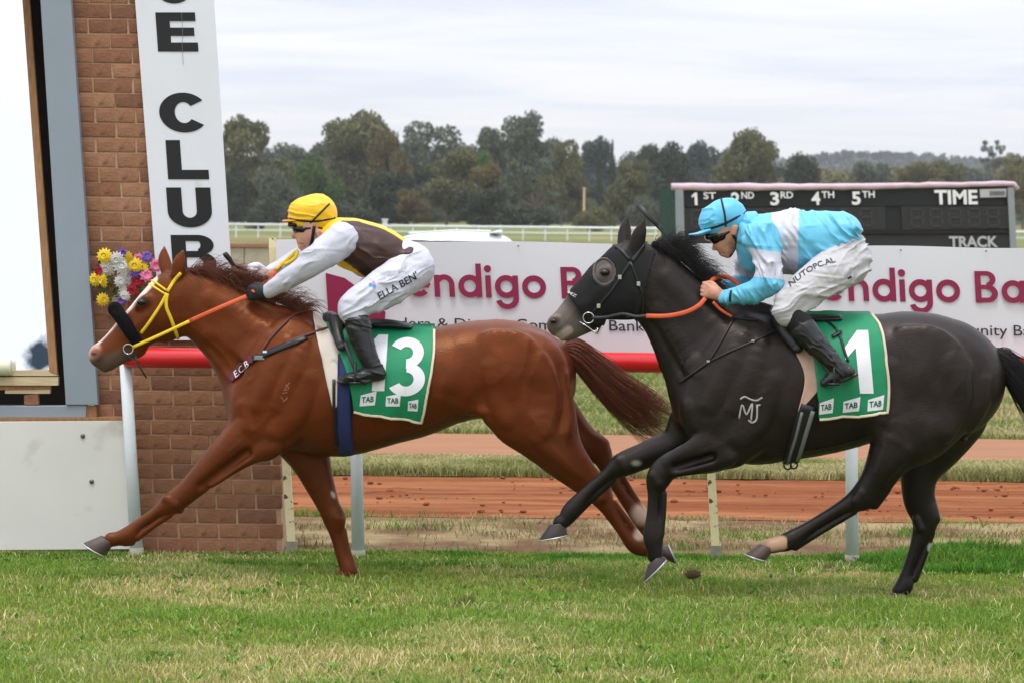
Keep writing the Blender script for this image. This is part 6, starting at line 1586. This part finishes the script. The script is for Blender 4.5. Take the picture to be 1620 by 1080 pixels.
G_ = Body(DC, .005); fist(G_, wf+Vector((-.003,0,0)), P(402,431,DC+.06)-wf, (0.1,0,1), (0,-1,.1), .97, grow=.0042); part('glove', G_, j1, 'glove_white', 2)
Bs = Body(DC, .0055); Bs.chain([(532,373,28,38),(550,381,36,47),(577,393,43,51),(606,402,40,48),(633,406,27,44),(645,404,20,41)], k=.03)
def silkc(V):
    px, py = proj(V); yo = np.abs(V[:, 1]-DC); ax = 373+(px-530)*.30
    yl = smooth01(yo, .105, .098)*0+(yo < .075)*(py < ax+4)+((py > 402+(px-528)*.72-0)*(px < 592)*(py > 408))*(yo < .2)
    yl = np.clip(yl+(px < 540)*(yo < .12), 0, 1)[:, None]
    return np.array(lin((62,38,30)))*(1-yl)+np.array(lin((240,196,30)))*yl
_, Vs, Fs = part('silks_body', Bs, j1, 'silk', 3, (.013, .35, 34, 12, 3), silkc)
Bs = Body(DC, .0055); Bs.chain([(541,380,27,21,-.155),(520,396,25,21,-.18),(495,415,21,19,-.205),(468,433,18,16,-.19),(440,451,14.5,13,-.155),(425,460,12,11,-.138)], k=.02)
part('sleeve', Bs, j1, 'silk', 3, (.010, -.6, 26, 9, 5), lambda V: np.tile(lin((196,196,208)), (len(V), 1)))
Bs = Body(DC, .0055); Bs.chain([(538,378,26,20,.155),(505,393,20,18,.19),(478,406,17,15,.195),(450,421,14,12,.15),(428,432,11,10,.085)], k=.02)
part('sleeve', Bs, j1, 'silk', 3, (.009, -.5, 24, 9, 7), lambda V: np.tile(lin((196,196,208)), (len(V), 1)))
Bp = Body(DC, .0055); Bp.chain([(640,402,24,40),(653,414,30,44),(657,424,30,44)], k=.03)
for sg in (-1, 1): Bp.chain([(655,425,33,28,sg*.085),(615,451,32,24,sg*.20),(577,473,26,20,sg*.265),(558,487,23.5,19,sg*.285),(561,497,20,18,sg*.29)], k=.03)
_, Vp, Fp = part('breeches', Bp, j1, 'breeches', 4, (.008, -.55, 46, 10, 2)); Sp = Surf((Vp, Fp))
for sg in (-1, 1):
    Bk = Body(DC, .005); Bk.chain([(561,498,17.5,16,sg*.29),(564,512,18.5,17,sg*.30)], k=.01); part('sock', Bk, j1, 'sock', 2)
    Bk = Body(DC, .005); Bk.chain([(566,512,20,17.5,sg*.302),(572,535,18.5,16.5,sg*.31),(581,560,15.5,15,sg*.32),(590,580,13.5,13.5,sg*.325),(595,589,13,13,sg*.325)], k=.02)
    Bk.chain([(597,590,12,12.5,sg*.325),(575,594,11,13,sg*.325),(552,598,8.5,13,sg*.325),(540,600,5.5,10,sg*.32)], k=.02); Bk.chain([(606,597,4,10,sg*.325),(570,604,3.2,12.5,sg*.325),(537,604,3,9.5,sg*.32)], k=.006)
    part('boot', Bk, j1, 'boot', 3, (.005, .2, 16, 7, 4))
Bh = Body(DC, .005); Bh.chain([(483,339,27.5,25.5),(503,336,29,27),(508,344,25,25)], k=.02)
_, Vh, Fh = part('cap', Bh, j1, 'cap_yellow', 2, (.004, .2, 18, 9, 2)); Sh = Surf((Vh, Fh))
Bh = Body(DC, .004); Bh.chain([(474,348,5,22),(460,350,3,20),(448,350,1.8,13)], k=.01); part('cap_peak', Bh, j1, 'cap_peak_orange', 2)
m = MB(); strap(m, Sh, [(459,346),(480,350),(505,350),(530,345)], .006, off=.002, depth=DC); m.build('cap_band', 'elastic', j1, True)
m = MB(); strap(m, Sh, [(488,356),(500,344),(512,332),(521,323)], .005, off=.003, depth=DC); m.build('goggle_strap', 'elastic', j1, True)
Bh = Body(DC, .004); Bh.chain([(471,362,8.5,17),(480,363,9,21.5)], k=.01); Bh.chain([(460,356,5,17),(470,355,5,20)], k=.01); Bh.chain([(480,362,6,22),(492,361,4,23.5)], k=.01); part('goggles', Bh, j1, 'goggle', 2)
Bh = Body(DC, .005); Bh.chain([(507,358,17,20),(506,372,12,18)], k=.012); part('hair', Bh, j1, 'hair_dark', 2)
m = MB(); strap(m, Sj, [(497,358),(495,372),(493,384),(488,394)], .009, t=.004, off=.003, depth=DC); m.build('chin_strap', 'elastic', j1, True)
m = MB(); strap(m, Sj, [(473,384),(478,385),(481,385)], .0035, t=.002, off=.0008, depth=DC); m.build('mouth', 'lip', j1, True)
V2, F2 = text2d("ELLA BEN'", 1.0, .012); w_ = V2[:, 0].max(); print_on('breeches_name', [(x/w_, y/.75) for x, y in V2], F2, quadmap((600,475),(662,440),(595,464)), Sp, .003, 'ink', j1, DC, .2)
V2, F2 = text2d('OFF THE TOP', 1.0, .0); w_ = V2[:, 0].max(); print_on('breeches_slogan', [(x/w_, y/.75) for x, y in V2], F2, quadmap((598,449),(645,426),(596,443)), Sp, .003, 'letter_grey', j1, DC, .2)
mat('print_blue', lin((60,150,200)), .6, .05, 10)
for a, b_, c_ in ((586,451,'print_blue'),(591,448,'fl_pink'),(592,453,'print_blue')):
    print_on('breeches_logo', [(math.cos(i)*1, math.sin(i)*1) for i in np.linspace(0, 5.2, 6)], [tuple(range(6))], (lambda A, B_: lambda x, y: (A+3*x, B_+3*y))(a, b_), Sp, .003, c_, j1, DC, 2)
wh = empty('whip', tuple(P(415, 432, DC+.06))); tag(wh, 'short black padded whip in the leading jockey\'s far hand', 'whip', 'whips')
m = MB(); A = crom([tuple(P(430,441,DC+.06)), tuple(P(402,432,DC+.045)), tuple(P(380,424,DC+.0)), tuple(P(366,417,DC-.03))], 4); m.tube([Vector(a) for a in A], .008, n=8); m.build('shaft', 'black_leather', wh, True)
m = MB(); m.tube([P(369,420,DC-.02), P(363,410,DC-.035), P(357,403,DC-.05), P(355,400,DC-.05)], [.011,.015,.016,.012], n=10); m.build('flap', 'black_leather', wh, True)

# ---------------- rider of the dark horse: pale blue and white
j2 = empty('person', tuple(P(1300, 500, DB))); tag(j2, 'jockey in pale blue cap and blue and white silks crouched on the dark horse', 'person', 'jockeys')
def head2(B):
    B.chain([(1146,357,28,23),(1152,366,25,21)], k=.02); B.chain([(1146,374,18,16),(1144,385,15,14),(1150,394,11,11)], k=.02)
    B.chain([(1135,383,5,4),(1130,393,4,3.6)], k=.010); B.chain([(1140,398,4,7),(1141,402,3.4,6)], k=.006); B.chain([(1147,402,5.5,7),(1152,404,5,6)], k=.01)
    B.chain([(1162,360,6,3,-.076),(1161,370,4,3,-.072)], k=.006, mir=True)
    B.chain([(1160,374,15,14),(1178,378,18,17),(1200,380,24,28)], k=.02)
def body2(B):
    head2(B)
    B.chain([(1205,384,34,38),(1240,384,40,42),(1280,382,38,42),(1320,384,30,38),(1338,408,30,40)], k=.03)
    B.chain([(1207,384,20,16,-.15),(1213,418,14,13,-.22),(1214,450,13,12,-.24),(1188,463,11,10,-.215),(1144,470,8.5,8,-.145)], k=.02)
    B.chain([(1197,386,18,16,.15),(1182,420,14,13,.22),(1172,446,12,11,.23),(1142,459,9,8,.09)], k=.02)
    for sg in (-1, 1): B.chain([(1336,416,30,26,sg*.09),(1298,442,28,20,sg*.21),(1260,470,22,17,sg*.28),(1246,488,18,16,sg*.30),(1276,526,15,13,sg*.32),(1303,560,12,12,sg*.335),(1322,582,8,9,sg*.34),(1315,594,6,8,sg*.34),(1312,598,5,7,sg*.34)], k=.025)
wr = P(1139, 466, DB-.14); wf = P(1138, 458, DB+.08)
Bd = Body(DB, .0055); body2(Bd); fist(Bd, wr, P(1112,458,DB-.125)-wr, (0.25,0,1), (0,1,.1), 1.0); fist(Bd, wf, P(1114,450,DB+.06)-wf, (0.25,0,1), (0,-1,.1), 1.0)
bo, Vj, Fj = part('body', Bd, j2, 'skin_tan', 3); Sj = Surf((Vj, Fj))
BL, WH = np.array(lin((104,190,222))), np.array(lin((196,196,208)))
Bs = Body(DB, .0055); Bs.chain([(1198,378,38,42),(1212,384,46,48),(1240,384,49,52),(1280,382,48,52),(1316,374,40,48),(1336,364,27,44),(1344,361,18,40)], k=.03)
def silk2(V):
    px, py = proj(V); e = 1220+(py-336)*.10; w = ((px > e) & (px < 1264-(py-336)*.02)).astype(float)[:, None]; return BL*(1-w)+WH*w
part('silks_body', Bs, j2, 'silk', 3, (.015, .9, 30, 13, 6), silk2)
Bs = Body(DB, .0055); Bs.chain([(1186,354,20,25),(1191,366,22,27),(1196,376,24,30)], k=.02); part('collar', Bs, j2, 'silk', 3, (.008, 1.2, 14, 7, 2), lambda V: np.tile(BL, (len(V), 1)))
Bs = Body(DB, .0055); Bs.chain([(1206,378,29,22,-.155),(1213,400,23.5,20,-.20),(1216,425,20.5,18,-.23),(1216,446,20.5,18,-.245)], k=.02); Bs.chain([(1216,446,20.5,18,-.245),(1196,460,18,16,-.225),(1170,467,14.5,13.5,-.185),(1147,471,12,11,-.15)], k=.03)
def slv(lo, hi, sl):
    def f(V):
        px, py = proj(V); t = py+(px-1215)*sl; w = ((t > lo) & (t < hi)).astype(float)[:, None]; return BL*(1-w)+WH*w
    return f
_, Va, Fa = part('sleeve', Bs, j2, 'silk', 3, (.011, 1.3, 22, 9, 8), slv(397, 440, -.12)); Sa = Surf((Va, Fa))
m = MB(); strap(m, Sa, [(1157,460),(1155,470),(1156,482)], .007, off=.002, depth=DB); m.build('cuff_band', 'elastic', j2, True)
Bs = Body(DB, .0055); Bs.chain([(1196,384,26,20,.155),(1185,412,20,18,.21),(1174,440,17.5,16,.23),(1160,452,15,14,.17),(1143,459,11,10,.09)], k=.02); part('sleeve', Bs, j2, 'silk', 3, (.010, 1.3, 22, 9, 9), slv(409, 439, -.05))
Bp = Body(DB, .0055); Bp.chain([(1330,384,26,42),(1341,400,32,46),(1343,416,33,46)], k=.03)
for sg in (-1, 1): Bp.chain([(1340,416,36,28,sg*.085),(1300,441,33,24,sg*.21),(1264,466,27,20,sg*.28),(1246,487,23,19,sg*.30),(1246,497,20,18,sg*.305)], k=.03)
_, Vp, Fp = part('breeches', Bp, j2, 'breeches_grey', 4, (.009, -.5, 50, 9, 12)); Sp = Surf((Vp, Fp))
for sg in (-1, 1):
    Bk = Body(DB, .005); Bk.chain([(1251,498,17.5,16,sg*.305),(1266,513,19,17,sg*.315),(1274,522,19.5,17.5,sg*.32)], k=.01); part('sock', Bk, j2, 'sock', 2)
    Bk = Body(DB, .005); Bk.chain([(1272,522,21,18,sg*.322),(1288,541,18.5,16.5,sg*.33),(1306,562,15.5,15,sg*.338),(1322,580,14,13.5,sg*.34),(1328,586,13.5,13,sg*.34)], k=.02)
    Bk.chain([(1343,588,10,12,sg*.34),(1328,592,12.5,13,sg*.34),(1312,600,9,13,sg*.34),(1302,606,5.5,10,sg*.34)], k=.02); Bk.chain([(1354,592,3.5,9.5,sg*.34),(1330,602,3.5,12,sg*.34),(1305,609,3,10,sg*.34)], k=.006)
    part('boot', Bk, j2, 'boot', 3, (.006, .8, 16, 7, 6))
Bh = Body(DB, .005); Bh.chain([(1133,350,28,25.5),(1149,343,30,27.5),(1158,347,26,26)], k=.02)
_, Vh, Fh = part('cap', Bh, j2, 'cap_blue', 2, (.005, -.3, 18, 9, 5)); Sh = Surf((Vh, Fh))
Bh = Body(DB, .004); Bh.chain([(1122,364,6,23),(1106,370,3.2,20),(1091,372,1.8,13)], k=.01); part('cap_peak', Bh, j2, 'cap_blue', 2)
m = MB(); strap(m, Sh, [(1107,364),(1130,360),(1155,350),(1180,336)], .007, off=.002, depth=DB); m.build('cap_band', 'elastic', j2, True)
m = MB(); strap(m, Sh, [(1148,358),(1147,342),(1144,328),(1141,315)], .0055, off=.003, depth=DB); m.build('goggle_strap', 'elastic', j2, True)
Bh = Body(DB, .004); Bh.chain([(1132,378,9.5,17),(1142,374,10,21.5)], k=.01); Bh.chain([(1120,375,6,17),(1132,372,6,20)], k=.01); Bh.chain([(1142,372,7,22),(1152,367,4,23.5)], k=.01); part('goggles', Bh, j2, 'goggle', 2)
Bh = Body(DB, .005); Bh.chain([(1164,352,14,20),(1171,362,11,19)], k=.012); part('hair', Bh, j2, 'hair_dark', 2)
m = MB(); strap(m, Sj, [(1160,372),(1166,384),(1163,396),(1154,406)], .008, t=.004, off=.003, depth=DB); m.build('chin_strap', 'elastic', j2, True)
m = MB(); strap(m, Sj, [(1138,400),(1143,400),(1147,399)], .0035, t=.002, off=.0008, depth=DB); m.build('mouth', 'lip', j2, True)
V2, F2 = text2d('NUTOPC.AL', 1.0, .015); w_ = V2[:, 0].max(); print_on('breeches_name', [(x/w_, y/.75) for x, y in V2], F2, (lambda x, y: (1250+72*x-4*y, 455-40*x-7*math.sin(x*3.14)-8*y)), Sp, .003, 'ink', j2, DB, .2)
m = MB(); strap(m, Sp, [(1341,441),(1347,438)], .006, t=.002, off=.002, depth=DB); m.build('breeches_tag', 'ink', j2, True)
wh = empty('whip', tuple(P(1100, 440, DB+.06))); tag(wh, 'long black whip rising behind the dark horse\'s ears', 'whip', 'whips')
m = MB(); A = crom([tuple(P(1126,462,DB+.06)), tuple(P(1100,432,DB+.07)), tuple(P(1070,393,DB+.08)), tuple(P(1040,357,DB+.09))], 4); m.tube([Vector(a) for a in A], .005, n=8); m.build('shaft', 'black_leather', wh, True)
m = MB(); A = [P(1048,366,DB+.09), P(1030,346,DB+.09), P(1009,324,DB+.09)]; m.tube(A, [.009,.014,.015], n=8, flat=([Vector((0,-1,.3))]*3, .003)); m.build('flap', 'black_leather', wh, True)
# ================================================================== divots torn from the turf
mat('divot_soil', lin((84,62,42)), .95, .3, 20, bump=.01, bscale=60)
def divot(px_, py_, r, lab, air=0.0, seed=0):
    d = gz(py_, px_) if not air else 17.3
    c = P(px_, py_, d); e = empty('divot', (c.x, c.y, 0.0 if not air else c.z)); tag(e, lab, 'divot', 'turf divots')
    rs = np.random.RandomState(seed); bm = bmesh.new(); bmesh.ops.create_icosphere(bm, subdivisions=3, radius=1.0)
    V = []
    for v in bm.verts:
        k = .75+.5*vnoise(np.array([v.co.x*2+seed]), np.array([v.co.z*2+v.co.y*2]), 1.5, 3)[0]
        V.append((c.x+v.co.x*r*k*1.4, c.y+v.co.y*r*k, (c.z if air else .012)+v.co.z*r*k*(.8 if air else .45)))
    F = [tuple(v.index for v in f.verts) for f in bm.faces]; bm.free(); mesh('clod', V, F, 'divot_soil', e, smooth=True)
    n = 140; a = rs.randn(n, 3); a /= np.linalg.norm(a, axis=1)[:, None]; a[:, 2] = np.abs(a[:, 2]) if not air else a[:, 2]
    b0 = np.array([c.x, c.y, c.z if air else .015])+a*r*np.array([1.2, .9, .5]); tip = b0+a*(.02+.03*rs.rand(n))[:, None]+np.array([.0, 0, .012]); wv = np.cross(a, rs.randn(n, 3)); wv = wv/np.linalg.norm(wv, axis=1)[:, None]*.0022
    V = np.stack([b0-wv, b0+wv, tip], 1).reshape(-1, 3); C = np.repeat(mixc((150,132,92), (104,120,60), rs.rand(n))*(.6+.5*rs.rand(n))[:, None], 3, 0)
    tag(mesh('torn_blades', V, np.arange(n*3).reshape(-1, 3), 'grass', e, colors=C), kind='stuff')
divot(735, 961, .045, 'low brown divot lying on the turf below the chestnut\'s belly', 0, 1)
divot(1096, 908, .030, 'brown clod of turf thrown up behind the dark horse\'s folded foreleg', 1, 2)
divot(1545, 969, .022, 'small brown divot on the turf right of the planted dark hind hoof', 0, 3)
divot(1312, 905, .018, 'tiny brown divot under the dark horse near the white post', 0, 4)
